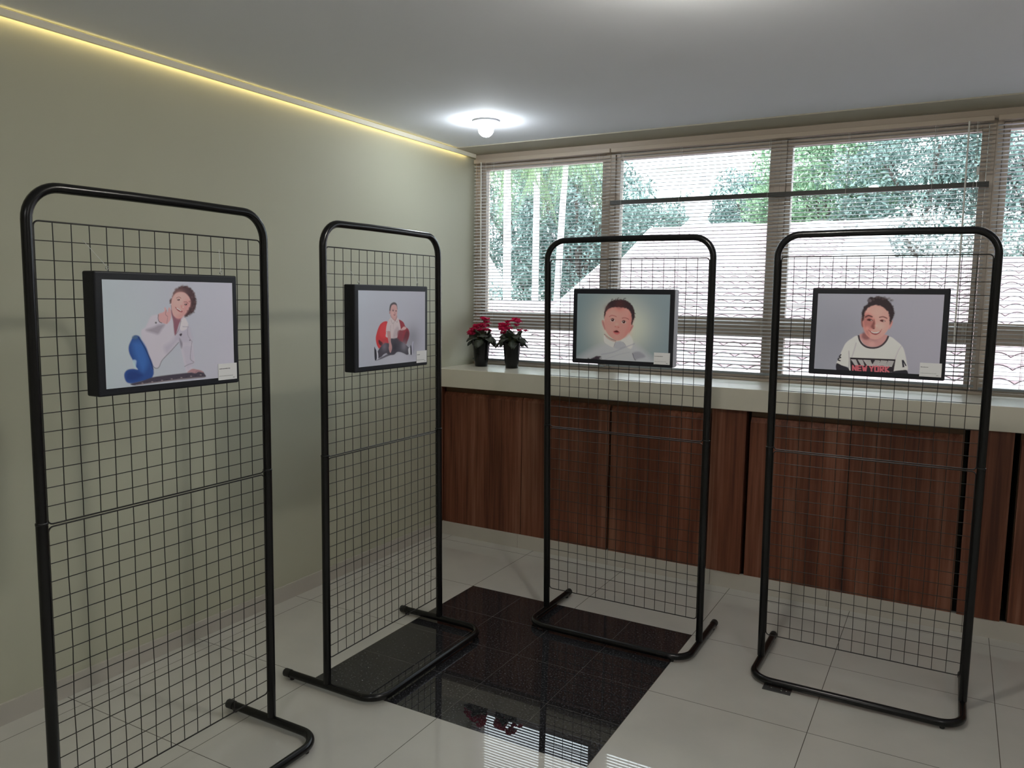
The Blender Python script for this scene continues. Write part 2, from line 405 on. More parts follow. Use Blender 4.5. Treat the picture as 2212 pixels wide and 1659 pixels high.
cabinet(1.268, [(1.268, 1.756), (1.756, 2.243)], 'two-door wooden cabinet behind the rightmost display stand')
cabinet(2.462, [(2.462, 3.05), (3.05, 3.64)], 'wooden cabinet at the far right edge under the counter')
for n_, (a, b, lab) in enumerate([(XL + .002, -.672, 'thin wooden filler strip between left wall and first cabinet'), (1.068, 1.250, 'plain wooden filler panel between the two middle cabinets'), (2.262, 2.436, 'plain wooden filler panel right of the rightmost display stand')]):
    o = boxo('filler_panel', (a, b, .684, 1.05, .088, .974), M_WOOD, bevel=.001); tag(o, lab, 'panel')

# ------------------------------------------------------------------ display stands
def stand(loc, rz, label, xbl, xbr, xtl, xtr, ya, yf, seed, lean=0.0):
    """local X along the width, -Y the side the pictures hang on"""
    root = empty('display_stand', loc, rz)
    tag(root, label, 'display stand', 'black wire mesh display stands')
    r = random.Random(seed)
    zs, zt, rad = .935, 1.812, .088
    R0, R1 = .0150, .0138
    def px(side, z):
        b, t = (xbl, xtl) if side < 0 else (xbr, xtr)
        return b + (t - b) * z / 1.7
    # lower posts
    for s in (-1, 1):
        mb = MB(); mb.tube([(px(s, .034), 0, .034), (px(s, .5), 0, .5), (px(s, zs), 0, zs)], R0, 20); mb.build('lower_post', M_BLACK, root)
        mb = MB(); mb.lathe([(R0 * .2, zs + .0005), (R0 + .0008, zs), (R0 + .0008, zs + .006), (R1, zs + .0075)], 20, (px(s, zs), 0, 0)); mb.build('post_collar', M_BLACK, root)
    # upper hoop
    L, Rr = px(-1, 1.72), px(1, 1.72)
    pts = [(px(-1, zs), 0, zs + .001), (px(-1, 1.3), 0, 1.3)]
    pts += [(L + rad - rad * math.cos(a), 0, zt - rad + rad * math.sin(a)) for a in [math.radians(9 * i) for i in range(0, 11)]]
    xm = (L + Rr) / 2
    pts += [(xm - .1, 0, zt + .002), (xm + .1, 0, zt + .002)]
    pts += [(Rr - rad + rad * math.sin(a), 0, zt - rad + rad * math.cos(a)) for a in [math.radians(9 * i) for i in range(0, 11)]]
    pts += [(px(1, 1.3), 0, 1.3), (px(1, zs), 0, zs + .001)]
    mb = MB(); mb.tube(pts, R1, 20); mb.build('upper_hoop', M_BLACK, root)
    # base: U of tube lying on the floor
    br, zb, rb = .085, .0225, .0145
    xl, xr = xbl, xbr
    pts = [(xl, ya, zb), (xl, 0, zb)]
    pts += [(xl + br - br * math.cos(a), yf + br - br * math.sin(a), zb) for a in [math.radians(9 * i) for i in range(0, 11)]]
    pts += [(xr - br + br * math.sin(a), yf + br - br * math.cos(a), zb) for a in [math.radians(9 * i) for i in range(0, 11)]]
    pts += [(xr, 0, zb), (xr, ya, zb)]
    mb = MB(); mb.tube(pts, rb, 20); mb.build('base_tube', M_BLACK, root)
    for X in (xl, xr):
        mb = MB(); mb.tube([(X, ya - .028, zb), (X, ya + .001, zb), (X, ya + .004, zb)], .0165, 18, rs=[.0162, .0165, .0145]); mb.build('end_cap', M_RUBBER, root)
    for X, Y in ((xl, ya - .035), (xr, ya - .035), (xl + br * .75, yf + .006), (xr - br * .75, yf + .006)):
        mb = MB(); mb.lathe([(0.001, 0), (.008, 0), (.009, .002), (.009, .010), (.001, .011)], 14, (X, Y, 0)); mb.build('foot', M_RUBBER, root)
    # two wire panels
    for z0, z1 in ((.130, .925), (.932, 1.724)):
        gl = lambda z: px(-1, z) + R0 + .001
        gr = lambda z: px(1, z) - R0 - .001
        mb = MB(); c_ = .014; rr = .0023
        def cor(cx, cz, a0):
            return [(cx + c_ * math.cos(math.radians(a0 + 22.5 * i)), 0, cz + c_ * math.sin(math.radians(a0 + 22.5 * i))) for i in range(5)]
        loop = cor(gl(z0) + c_, z0 + c_, 180) + cor(gr(z0) - c_, z0 + c_, 270) + cor(gr(z1) - c_, z1 - c_, 0) + cor(gl(z1) + c_, z1 - c_, 90)
        loop.append(loop[0]); mb.tube(loop, rr, 8, False)
        nx, nz = 15, 16
        dy = [[0] * 17 for _ in range(2)]
        for i in range(1, nx):
            fr = i / nx; ph = r.uniform(0, 6.28); am = r.uniform(.0004, .0022); bend = r.uniform(-.004, .004) * (1 if r.random() < .5 else .3)
            ps = []
            for j in range(nz + 1):
                z = z0 + (z1 - z0) * j / nz; xx = gl(z) + (gr(z) - gl(z)) * fr
                e = math.sin(math.pi * j / nz)
                xx += e * am * math.sin(ph + j * .7) + e * bend * .4
                if 0 < j < nz: xx += r.uniform(-.0004, .0004)
                ps.append((xx, .0013, z))
            mb.tube(ps, .00135, 6, False)
        for j in range(1, nz):
            z = z0 + (z1 - z0) * j / nz; ph = r.uniform(0, 6.28); am = r.uniform(.0003, .0013)
            ps = []
            for i in range(nx + 1):
                e = math.sin(math.pi * i / nx)
                ps.append((gl(z) + (gr(z) - gl(z)) * i / nx, -.0013, z + e * am * math.sin(ph + i * .6)))
            mb.tube(ps, .00135, 6, False)
        mb.build('wire_panel', M_WIRE, root)
    return root
stand((.118, -1.930, 0), math.radians(90), 'black mesh stand nearest the camera at left, holding the curly-haired boy picture', -.392, .384, -.388, .392, .222, -.235, 1)
stand((.118, -.876, 0), math.radians(90), 'black mesh stand second from left, partly on the dark granite square', -.382, .386, -.376, .366, .222, -.245, 2)
stand((.885, -.118, 0), math.radians(0), 'black mesh stand third from left, before the first wooden cabinet', -.382, .380, -.412, .374, .262, -.195, 3)
stand((1.910, -.118, 0), math.radians(0), 'black mesh stand at far right, its base beside the floor socket', -.375, .378, -.388, .380, .270, -.200, 4)

# ------------------------------------------------------------------ printed pictures (flat prints, painted numerically)
PW, PH = 300, 200
def homog(src, dst):
    A = []
    for (x, y), (u, v) in zip(src, dst):
        A.append([x, y, 1, 0, 0, 0, -u * x, -u * y, -u]); A.append([0, 0, 0, x, y, 1, -v * x, -v * y, -v])
    _, _, V = np.linalg.svd(np.array(A, float)); return V[-1].reshape(3, 3)
class Paint:
    """small painter: shapes are given in the drawing's own units, corners TL,TR,BR,BL"""
    def __init__(s, corners, bgc):
        s.Hm = homog(corners, [(0, 0), (1, 0), (1, 1), (0, 1)])
        gx, gy = np.meshgrid((np.arange(PW + 1)) / PW, (np.arange(PH + 1)) / PH)
        s.asp = 1.5
        s.X = gx * s.asp; s.Y = gy; s.img = np.ones(gx.shape + (3,)) * s.c(bgc)
    def c(s, col):
        return np.array([s2l(v) for v in col])
    def T(s, pts):
        p = np.array(pts, float); q = np.c_[p, np.ones(len(p))] @ s.Hm.T
        return np.c_[q[:, 0] / q[:, 2] * s.asp, q[:, 1] / q[:, 2]]
    @staticmethod
    def spl(p, closed=True, n=6):
        N = len(p); out = []
        rngi = range(N) if closed else range(N - 1)
        for i in rngi:
            if closed: a, b, c_, d = p[i - 1], p[i], p[(i + 1) % N], p[(i + 2) % N]
            else: a, b, c_, d = p[max(i - 1, 0)], p[i], p[i + 1], p[min(i + 2, N - 1)]
            for k in range(n):
                t = k / n
                out.append(.5 * ((2 * b) + (-a + c_) * t + (2 * a - 5 * b + 4 * c_ - d) * t * t + (-a + 3 * b - 3 * c_ + d) * t ** 3))
        if not closed: out.append(p[-1])
        return np.array(out)
    def segd(s, P, closed):
        D = np.full(s.X.shape, 9.0); ins = np.zeros(s.X.shape, bool); N = len(P)
        for i in range(N if closed else N - 1):
            a = P[i]; b = P[(i + 1) % N]; ab = b - a; l2 = ab @ ab + 1e-12
            t = np.clip(((s.X - a[0]) * ab[0] + (s.Y - a[1]) * ab[1]) / l2, 0, 1)
            D = np.minimum(D, np.hypot(s.X - a[0] - t * ab[0], s.Y - a[1] - t * ab[1]))
            if closed:
                cr = ((a[1] > s.Y) != (b[1] > s.Y)) & (s.X < (b[0] - a[0]) * (s.Y - a[1]) / (b[1] - a[1] + 1e-12) + a[0]); ins ^= cr
        return D, ins
    def blend(s, al, col): s.img = s.img * (1 - al[..., None]) + s.c(col) * al[..., None]
    def poly(s, pts, col, soft=.006, a=1.0, smooth=True, noise=0.0):
        P = s.T(pts)
        if smooth: P = s.spl(P)
        D, ins = s.segd(P, True); sd = np.where(ins, D, -D)
        if noise: sd = sd + noise * (np.sin(s.X * 310 + 3 * np.sin(s.Y * 170)) * np.sin(s.Y * 290 + 2 * np.sin(s.X * 210)))
        s.blend(np.clip(sd / soft + .5, 0, 1) * a, col)
    def line(s, pts, col, w=.006, a=1.0, smooth=True, soft=.004):
        P = s.T(pts)
        if smooth and len(P) > 2: P = s.spl(P, False)
        D, _ = s.segd(P, False); s.blend(np.clip((w / 2 - D) / soft + .5, 0, 1) * a, col)
    def ell(s, c_, rx, ry, col, soft=.005, a=1.0, rot=0):
        pts = [(c_[0] + rx * math.cos(t) * math.cos(rot) - ry * math.sin(t) * math.sin(rot), c_[1] + rx * math.cos(t) * math.sin(rot) + ry * math.sin(t) * math.cos(rot)) for t in np.linspace(0, 2 * math.pi, 20, endpoint=False)]
        s.poly(pts, col, soft, a, False)
    def glow(s, c_, r, col, a=1.0):
        P = s.T([c_, (c_[0] + r, c_[1])]); rr = abs(P[1][0] - P[0][0])
        d = np.hypot(s.X - P[0][0], s.Y - P[0][1]) / rr; s.blend(np.exp(-d * d * 1.6) * a, col)
    def grad(s, c0, c1, a=1.0):
        t = (s.X / s.asp)[..., None]; s.img = s.img * (1 - a) + (s.c(c0) * (1 - t) + s.c(c1) * t) * a

def paint_curly():
    p = Paint([(220, 192), (1775, 238), (1800, 1365), (272, 1500)], (152, 158, 170)); p.grad((150, 160, 170), (158, 155, 172))
    p.glow((1400, 300), 700, (150, 152, 170), .5); p.glow((500, 900), 500, (160, 172, 178), .4)
    p.poly([(800, 640), (890, 620), (900, 700), (1000, 690), (1045, 520), (1065, 640), (1088, 860), (1150, 690), (1195, 645), (1245, 730), (1255, 780), (1290, 930), (1300, 1000), (1320, 1150), (1312, 1200), (1285, 1240), (1305, 1275), (1230, 1305), (1205, 1240), (1170, 1080), (1135, 950), (1060, 1030), (1000, 1095), (935, 1160), (905, 1225), (870, 1255), (830, 1235), (780, 1130), (740, 1020), (690, 900), (690, 800), (740, 760)], (168, 162, 176), .02)
    p.poly([(1090, 870), (1150, 760), (1250, 760), (1290, 940), (1200, 960), (1120, 940), (1000, 1080), (960, 1000), (1040, 940)], (148, 142, 162), .05, .7)
    p.poly([(1180, 1000), (1290, 1000), (1315, 1170), (1290, 1240), (1230, 1280), (1200, 1150)], (150, 145, 165), .04, .6)
    p.poly([(740, 800), (830, 765), (900, 735), (965, 735), (930, 790), (890, 845), (840, 838)], (122, 112, 130), .03, .8)
    p.poly([(1140, 900), (1175, 960), (1165, 1020), (1150, 980)], (105, 98, 120), .02, .9)
    p.line([(1290, 940), (1270, 1140), (1312, 1190), (1250, 1215), (1200, 1240)], (110, 105, 125), .008, .7)
    p.line([(1130, 950), (1040, 1050), (935, 1160), (900, 1235), (870, 1258), (830, 1238), (790, 1150)], (100, 98, 115), .009, .85)
    p.line([(1245, 740), (1240, 860), (1290, 940)], (115, 110, 130), .007, .6)
    p.poly([(1040, 560), (1065, 700), (1088, 868), (1140, 720), (1180, 650), (1120, 600)], (120, 72, 88), .012)
    p.poly([(1160, 670), (1200, 645), (1245, 740), (1210, 800), (1150, 800)], (176, 170, 184), .012, .9)
    p.line([(1160, 690), (1130, 800), (1100, 850)], (95, 70, 85), .006, .8)
    p.line([(1180, 760), (1248, 765)], (118, 112, 130), .006, .7)
    p.poly([(600, 865), (655, 868), (690, 920), (745, 1010), (775, 1090), (815, 1190), (832, 1290), (825, 1345), (790, 1385), (690, 1412), (590, 1435), (520, 1425), (490, 1380), (483, 1320), (515, 1275), (580, 1260), (640, 1268), (622, 1240), (590, 1170), (545, 1080), (535, 1000), (560, 930)], (22, 62, 128), .012)
    p.poly([(580, 960), (690, 950), (740, 1060), (760, 1200), (700, 1300), (640, 1180)], (34, 92, 165), .06, .7)
    p.poly([(520, 1300), (620, 1290), (700, 1340), (600, 1400), (510, 1390)], (14, 44, 105), .04, .8)
    p.line([(650, 880), (720, 1000), (780, 1130), (825, 1270)], (14, 30, 66), .008, .8)
    p.poly([(585, 1160), (625, 1165), (620, 1240), (640, 1265), (600, 1235)], (150, 175, 205), .015, .8)
    p.ell((610, 885), 35, 22, (60, 90, 120), .015, .8)
    p.poly([(560, 1440), (700, 1405), (830, 1362), (1040, 1335), (1240, 1315), (1400, 1300), (1440, 1330), (1447, 1370), (1300, 1385), (1100, 1402), (900, 1425), (700, 1450), (600, 1460)], (58, 52, 66), .010)
    p.line([(620, 1455), (850, 1425), (1000, 1408), (1200, 1385), (1440, 1368)], (125, 112, 118), .008, .7)
    for q in range(14): p.ell((640 + q * 58, 1440 - q * 7.5), 12, 5, (150, 135, 135) if q % 2 else (40, 35, 45), .006, .7)
    p.poly([(1232, 1310), (1290, 1270), (1340, 1275), (1400, 1290), (1430, 1315), (1370, 1305), (1330, 1322), (1280, 1312)], (150, 112, 120), .01)
    p.line([(1330, 1320), (1345, 1295), (1400, 1300)], (100, 70, 80), .005, .7)
    p.poly([(888, 615), (940, 590), (965, 570), (962, 535), (975, 530), (988, 560), (1000, 585), (1008, 545), (1025, 530), (1038, 570), (1042, 640), (1025, 690), (1000, 718), (985, 728), (930, 712), (900, 700)], (178, 132, 136), .01)
    p.line([(985, 560), (975, 610), (1000, 640)], (120, 80, 88), .006, .8); p.line([(1000, 650), (990, 720)], (125, 85, 92), .006, .7)
    p.line([(890, 615), (886, 660), (900, 700), (930, 715)], (70, 60, 72), .007, .9)
    p.poly([(1058, 400), (1075, 335), (1125, 290), (1190, 270), (1255, 285), (1305, 335), (1335, 410), (1345, 480), (1328, 555), (1285, 605), (1212, 648), (1195, 610), (1225, 560), (1262, 500), (1255, 430), (1215, 385), (1150, 360), (1100, 385), (1060, 430), (1045, 480), (1022, 470), (1035, 430)], (62, 40, 46), .012, noise=.010)
    p.poly([(1050, 440), (1075, 385), (1120, 352), (1190, 350), (1240, 385), (1270, 440), (1268, 510), (1240, 570), (1200, 622), (1150, 662), (1100, 655), (1062, 610), (1042, 530)], (192, 138, 136), .014)
    p.poly([(1190, 460), (1262, 450), (1262, 520), (1200, 615), (1150, 655), (1110, 650), (1180, 570)], (170, 112, 115), .05, .7)
    p.glow((1140, 420), 90, (205, 150, 145), .5)
    
    p.line([(1105, 418), (1135, 405), (1160, 420)], (110, 66, 66), .007, .8); p.line([(1195, 465), (1225, 465), (1245, 485)], (110, 66, 66), .007, .8)
    p.ell((1130, 438), 17, 11, (60, 28, 34)); p.ell((1217, 494), 17, 11, (60, 28, 34)); p.ell((1126, 434), 4, 3, (220, 200, 200)); p.ell((1213, 490), 4, 3, (220, 200, 200))
    p.poly([(1155, 500), (1185, 520), (1190, 545), (1160, 535)], (178, 110, 110), .01, .8); p.ell((1184, 527), 8, 6, (225, 180, 170), .006, .8)
    p.poly([(1088, 522), (1120, 545), (1150, 560), (1178, 575), (1165, 588), (1130, 575), (1105, 552)], (132, 44, 52), .006)
    p.line([(1110, 540), (1135, 556), (1160, 572)], (225, 205, 200), .007, .9)
    p.line([(1042, 505), (1050, 580), (1065, 650), (1080, 740)], (110, 85, 95), .006, .8)
    for a in range(26):
        t = a * .24; p.ell((1190 + 142 * math.cos(t * 1.02 - 2.2), 430 + 150 * math.sin(t * 1.02 - 2.2)) if a < 15 else (1290 + 30 * math.sin(a * 2.1), 330 + (a - 15) * 26), 12, 10, (48, 30, 38) if a % 2 else (92, 62, 62), .01, .55)
    p.ell((860, 712), 11, 11, (72, 68, 80)); p.poly([(1138, 858), (1158, 842), (1172, 850), (1158, 876), (1145, 866)], (45, 35, 48), .006)
    p.ell((1265, 925), 8, 5, (60, 50, 65)); return p.img
def paint_beanbag():
    p = Paint([(262, 205), (1350, 238), (1352, 1352), (280, 1447)], (150, 154, 170)); p.grad((150, 156, 172), (144, 144, 160))
    p.glow((900, 1350), 500, (165, 165, 180), .6); p.glow((1150, 980), 150, (112, 112, 128), .85); p.glow((1130, 1150), 100, (125, 125, 140), .5)
    p.poly([(735, 716), (680, 716), (625, 755), (590, 820), (565, 900), (551, 970), (556, 1040), (575, 1105), (610, 1150), (660, 1110), (770, 1060), (770, 880), (750, 780)], (172, 26, 38), .010)
    p.poly([(690, 740), (640, 800), (620, 900), (650, 960), (720, 960), (730, 820)], (205, 38, 50), .05, .6)
    p.poly([(920, 694), (955, 698), (1000, 735), (1030, 800), (1075, 840), (1095, 900), (1085, 980), (1060, 1040), (1040, 1088), (985, 1060), (900, 1000), (900, 850), (930, 780)], (128, 26, 44), .010)
    p.poly([(1050, 860), (1090, 910), (1080, 980), (1040, 1085), (990, 1050), (1010, 960)], (78, 16, 34), .03, .8)
    p.poly([(600, 1008), (630, 1030), (665, 1065), (642, 1105), (612, 1085), (595, 1045)], (70, 12, 24), .012)
    p.poly([(580, 1330), (640, 1290), (720, 1250), (800, 1235), (790, 1258), (720, 1285), (650, 1315), (560, 1342)], (82, 80, 95), .012)
    p.poly([(790, 985), (905, 985), (950, 1030), (1020, 1080), (1090, 1150), (1092, 1230), (1060, 1258), (1010, 1235), (950, 1212), (895, 1212), (850, 1250), (790, 1258), (745, 1245), (705, 1232), (640, 1285), (590, 1302), (572, 1250), (585, 1190), (640, 1110), (700, 1062), (770, 1060)], (58, 55, 68), .010)
    p.glow((1010, 1110), 60, (112, 108, 122), .75); p.glow((690, 1120), 55, (105, 100, 115), .7); p.glow((860, 1130), 60, (38, 34, 46), .8)
    p.poly([(680, 1245), (735, 1225), (700, 1262), (655, 1280)], (150, 150, 166), .008)
    p.poly([(552, 1205), (585, 1210), (592, 1298), (560, 1320)], (165, 165, 180), .008); p.poly([(528, 1125), (545, 1150), (562, 1190), (568, 1310), (545, 1342), (533, 1290)], (34, 34, 48), .006)
    p.poly([(1078, 1160), (1110, 1150), (1112, 1240), (1085, 1240)], (172, 172, 186), .008); p.poly([(1112, 1110), (1128, 1130), (1134, 1250), (1114, 1245)], (22, 24, 42), .006)
    p.ell((1156, 1148), 20, 108, (150, 150, 168), .008); p.ell((1163, 1148), 12, 98, (118, 118, 138), .008, .8)
    p.poly([(800, 650), (860, 690), (905, 655), (925, 700), (945, 780), (950, 850), (905, 870), (905, 960), (870, 982), (800, 988), (755, 978), (712, 958), (716, 900), (714, 870), (722, 790), (745, 715)], (176, 162, 168), .010)
    p.poly([(850, 860), (905, 800), (930, 860), (890, 960), (830, 980)], (150, 134, 144), .04, .7)
    p.line([(716, 876), (755, 880), (782, 876)], (120, 100, 110), .006, .8); p.line([(788, 780), (785, 880), (792, 980)], (135, 120, 130), .008, .7)
    p.line([(795, 690), (825, 750), (862, 705), (895, 730), (910, 690)], (120, 104, 114), .006, .8); p.line([(835, 752), (836, 840)], (145, 130, 138), .005, .8)
    p.poly([(735, 880), (782, 880), (792, 960), (795, 1040), (812, 1110), (812, 1160), (795, 1215), (778, 1210), (762, 1150), (765, 1090), (748, 1000)], (160, 118, 122), .010)
    p.line([(790, 1150), (798, 1215)], (110, 76, 84), .006, .7)
    p.poly([(950, 855), (985, 815), (1010, 800), (1045, 818), (1030, 845), (990, 860), (975, 862)], (178, 140, 145), .010)
    p.poly([(905, 880), (960, 860), (1000, 870), (970, 1010), (945, 1040), (900, 990)], (112, 48, 62), .03, .6)
    p.poly([(790, 600), (800, 650), (860, 705), (890, 660), (885, 610)], (150, 108, 112), .010)
    p.poly([(782, 480), (800, 440), (845, 425), (882, 445), (896, 510), (895, 580), (882, 640), (862, 685), (840, 680), (805, 640), (786, 590), (778, 540)], (172, 130, 132), .010)
    p.poly([(768, 545), (772, 480), (790, 430), (840, 404), (882, 425), (896, 480), (896, 520), (884, 462), (845, 440), (808, 455), (790, 500), (784, 545)], (64, 54, 60), .014)
    p.ell((775, 570), 9, 28, (150, 108, 112)); p.ell((828, 540), 14, 9, (50, 32, 38)); p.ell((876, 545), 12, 8, (50, 32, 38))
    p.line([(812, 522), (842, 520)], (92, 66, 70), .006, .7); p.ell((858, 580), 8, 10, (140, 96, 98), .008, .8)
    p.poly([(832, 600), (850, 604), (868, 602), (856, 618), (842, 616)], (120, 52, 62), .005); p.glow((820, 590), 30, (188, 146, 146), .5)
    return p.img
def paint_baby():
    p = Paint([(192, 215), (1897, 230), (1855, 1440), (175, 1358)], (98, 118, 128)); p.grad((96, 116, 126), (100, 116, 126))
    p.glow((960, 820), 620, (178, 178, 166), .95); p.glow((1250, 800), 330, (160, 166, 152), .5)
    p.poly([(180, 1365), (300, 1290), (480, 1190), (640, 1110), (760, 1070), (900, 1080), (1020, 1060), (1110, 1085), (1240, 1095), (1330, 1160), (1430, 1250), (1550, 1340), (1620, 1440), (900, 1480), (180, 1420)], (150, 152, 160), .11, .85)
    p.poly([(860, 1160), (760, 1120), (690, 1060), (684, 940), (720, 965), (800, 1030), (895, 1070)], (182, 176, 178), .014); p.poly([(1000, 1050), (1090, 950), (1150, 940), (1210, 1060), (1180, 1180), (1085, 1140)], (182, 178, 178), .03, .9)
    p.poly([(890, 1075), (1015, 1062), (1078, 1130), (1040, 1180), (960, 1200), (870, 1160)], (140, 142, 152), .02)
    p.line([(895, 1070), (860, 1160)], (100, 98, 108), .006, .8); p.line([(1030, 1070), (1082, 1140), (980, 1180)], (120, 120, 132), .008, .7)
    p.line([(640, 1290), (850, 1250), (1050, 1170), (1240, 1100)], (128, 130, 144), .02, .6); p.line([(700, 1380), (960, 1290), (1150, 1250)], (132, 134, 146), .014, .5)
    p.poly([(1208, 1268), (1270, 1240), (1360, 1250), (1440, 1330), (1300, 1370), (1258, 1392), (1230, 1340)], (112, 112, 128), .03, .8); p.line([(1208, 1268), (1232, 1345), (1258, 1390)], (60, 58, 74), .009, .9)
    p.poly([(395, 1352), (430, 1368), (500, 1340), (560, 1318), (640, 1330), (600, 1355), (640, 1365), (560, 1385), (400, 1375)], (44, 30, 44), .014, noise=.006)
    p.poly([(150, 1395), (1000, 1440), (1000, 1480), (150, 1420)], (120, 118, 122), .01, .2)
    p.line([(690, 935), (740, 975), (820, 1020), (900, 1045)], (84, 74, 82), .014, .9); p.poly([(700, 930), (760, 975), (820, 1020), (900, 1050), (890, 1072), (790, 1040), (715, 985)], (148, 128, 124), .01, .8)
    p.poly([(640, 692), (668, 684), (692, 730), (712, 800), (722, 860), (692, 852), (660, 790), (644, 740)], (160, 112, 108), .012); p.line([(660, 720), (690, 800), (700, 840)], (120, 76, 76), .01, .7)
    p.poly([(1180, 790), (1215, 768), (1218, 800), (1190, 850), (1160, 890), (1135, 915), (1140, 860)], (158, 108, 106), .012); p.line([(1190, 800), (1165, 870)], (118, 74, 74), .01, .7)
    p.poly([(688, 640), (695, 540), (740, 480), (830, 450), (950, 445), (1080, 460), (1170, 500), (1210, 580), (1215, 690), (1180, 790), (1140, 880), (1090, 960), (1015, 1020), (930, 1045), (850, 1015), (770, 950), (718, 870), (692, 760)], (188, 118, 112), .014)
    p.glow((860, 560), 170, (200, 132, 124), .6); p.glow((800, 850), 110, (206, 124, 118), .55); p.glow((1080, 880), 110, (198, 112, 108), .6); p.poly([(1150, 560), (1212, 600), (1212, 700), (1140, 880), (1060, 980), (1120, 800)], (160, 92, 90), .08, .6)
    p.poly([(684, 650), (682, 560), (705, 470), (760, 380), (840, 335), (930, 318), (1040, 322), (1140, 365), (1215, 450), (1245, 560), (1240, 640), (1215, 700), (1196, 765), (1180, 740), (1190, 640), (1165, 540), (1100, 480), (1010, 462), (930, 455), (840, 462), (760, 490), (718, 540), (702, 600)], (44, 30, 36), .012, noise=.008)
    p.glow((960, 420), 120, (70, 34, 36), .6); p.glow((740, 470), 70, (78, 52, 54), .5)
    for q in ([(930, 330), (928, 300), (950, 288)], [(1030, 335), (1050, 300), (1080, 296)], [(880, 335), (900, 305)], [(825, 345), (822, 315), (840, 312)], [(1235, 560), (1262, 570)], [(1230, 630), (1255, 632)]): p.line(q, (40, 26, 34), .009, .9)
    for cx, cy in ((838, 682), (1045, 716)):
        p.ell((cx, cy), 42, 26, (205, 182, 178), .008, .9); p.ell((cx, cy - 2), 29, 27, (58, 20, 22), .006); p.ell((cx - 6, cy - 10), 6, 5, (240, 220, 220), .004)
        p.line([(cx - 44, cy - 2), (cx - 20, cy - 26), (cx + 20, cy - 26), (cx + 44, cy + 2)], (92, 46, 46), .007, .8)
    p.line([(780, 622), (820, 600), (870, 608), (905, 622)], (128, 72, 70), .016, .7); p.line([(1015, 648), (1060, 642), (1110, 655), (1135, 672)], (120, 66, 64), .016, .7)
    p.poly([(890, 790), (905, 775), (950, 790), (965, 815), (930, 825), (880, 805)], (168, 96, 92), .02, .7); p.glow((915, 760), 40, (214, 144, 132), .6); p.ell((888, 797), 9, 6, (120, 56, 56), .006, .8); p.ell((948, 812), 9, 6, (120, 56, 56), .006, .8)
    p.poly([(848, 884), (880, 868), (915, 862), (945, 875), (975, 905), (940, 935), (900, 935), (862, 910)], (165, 74, 78), .012); p.poly([(862, 885), (900, 868), (925, 868), (955, 895), (925, 902), (885, 898)], (66, 16, 22), .008)
    p.glow((915, 985), 60, (204, 128, 120), .5); return p.img
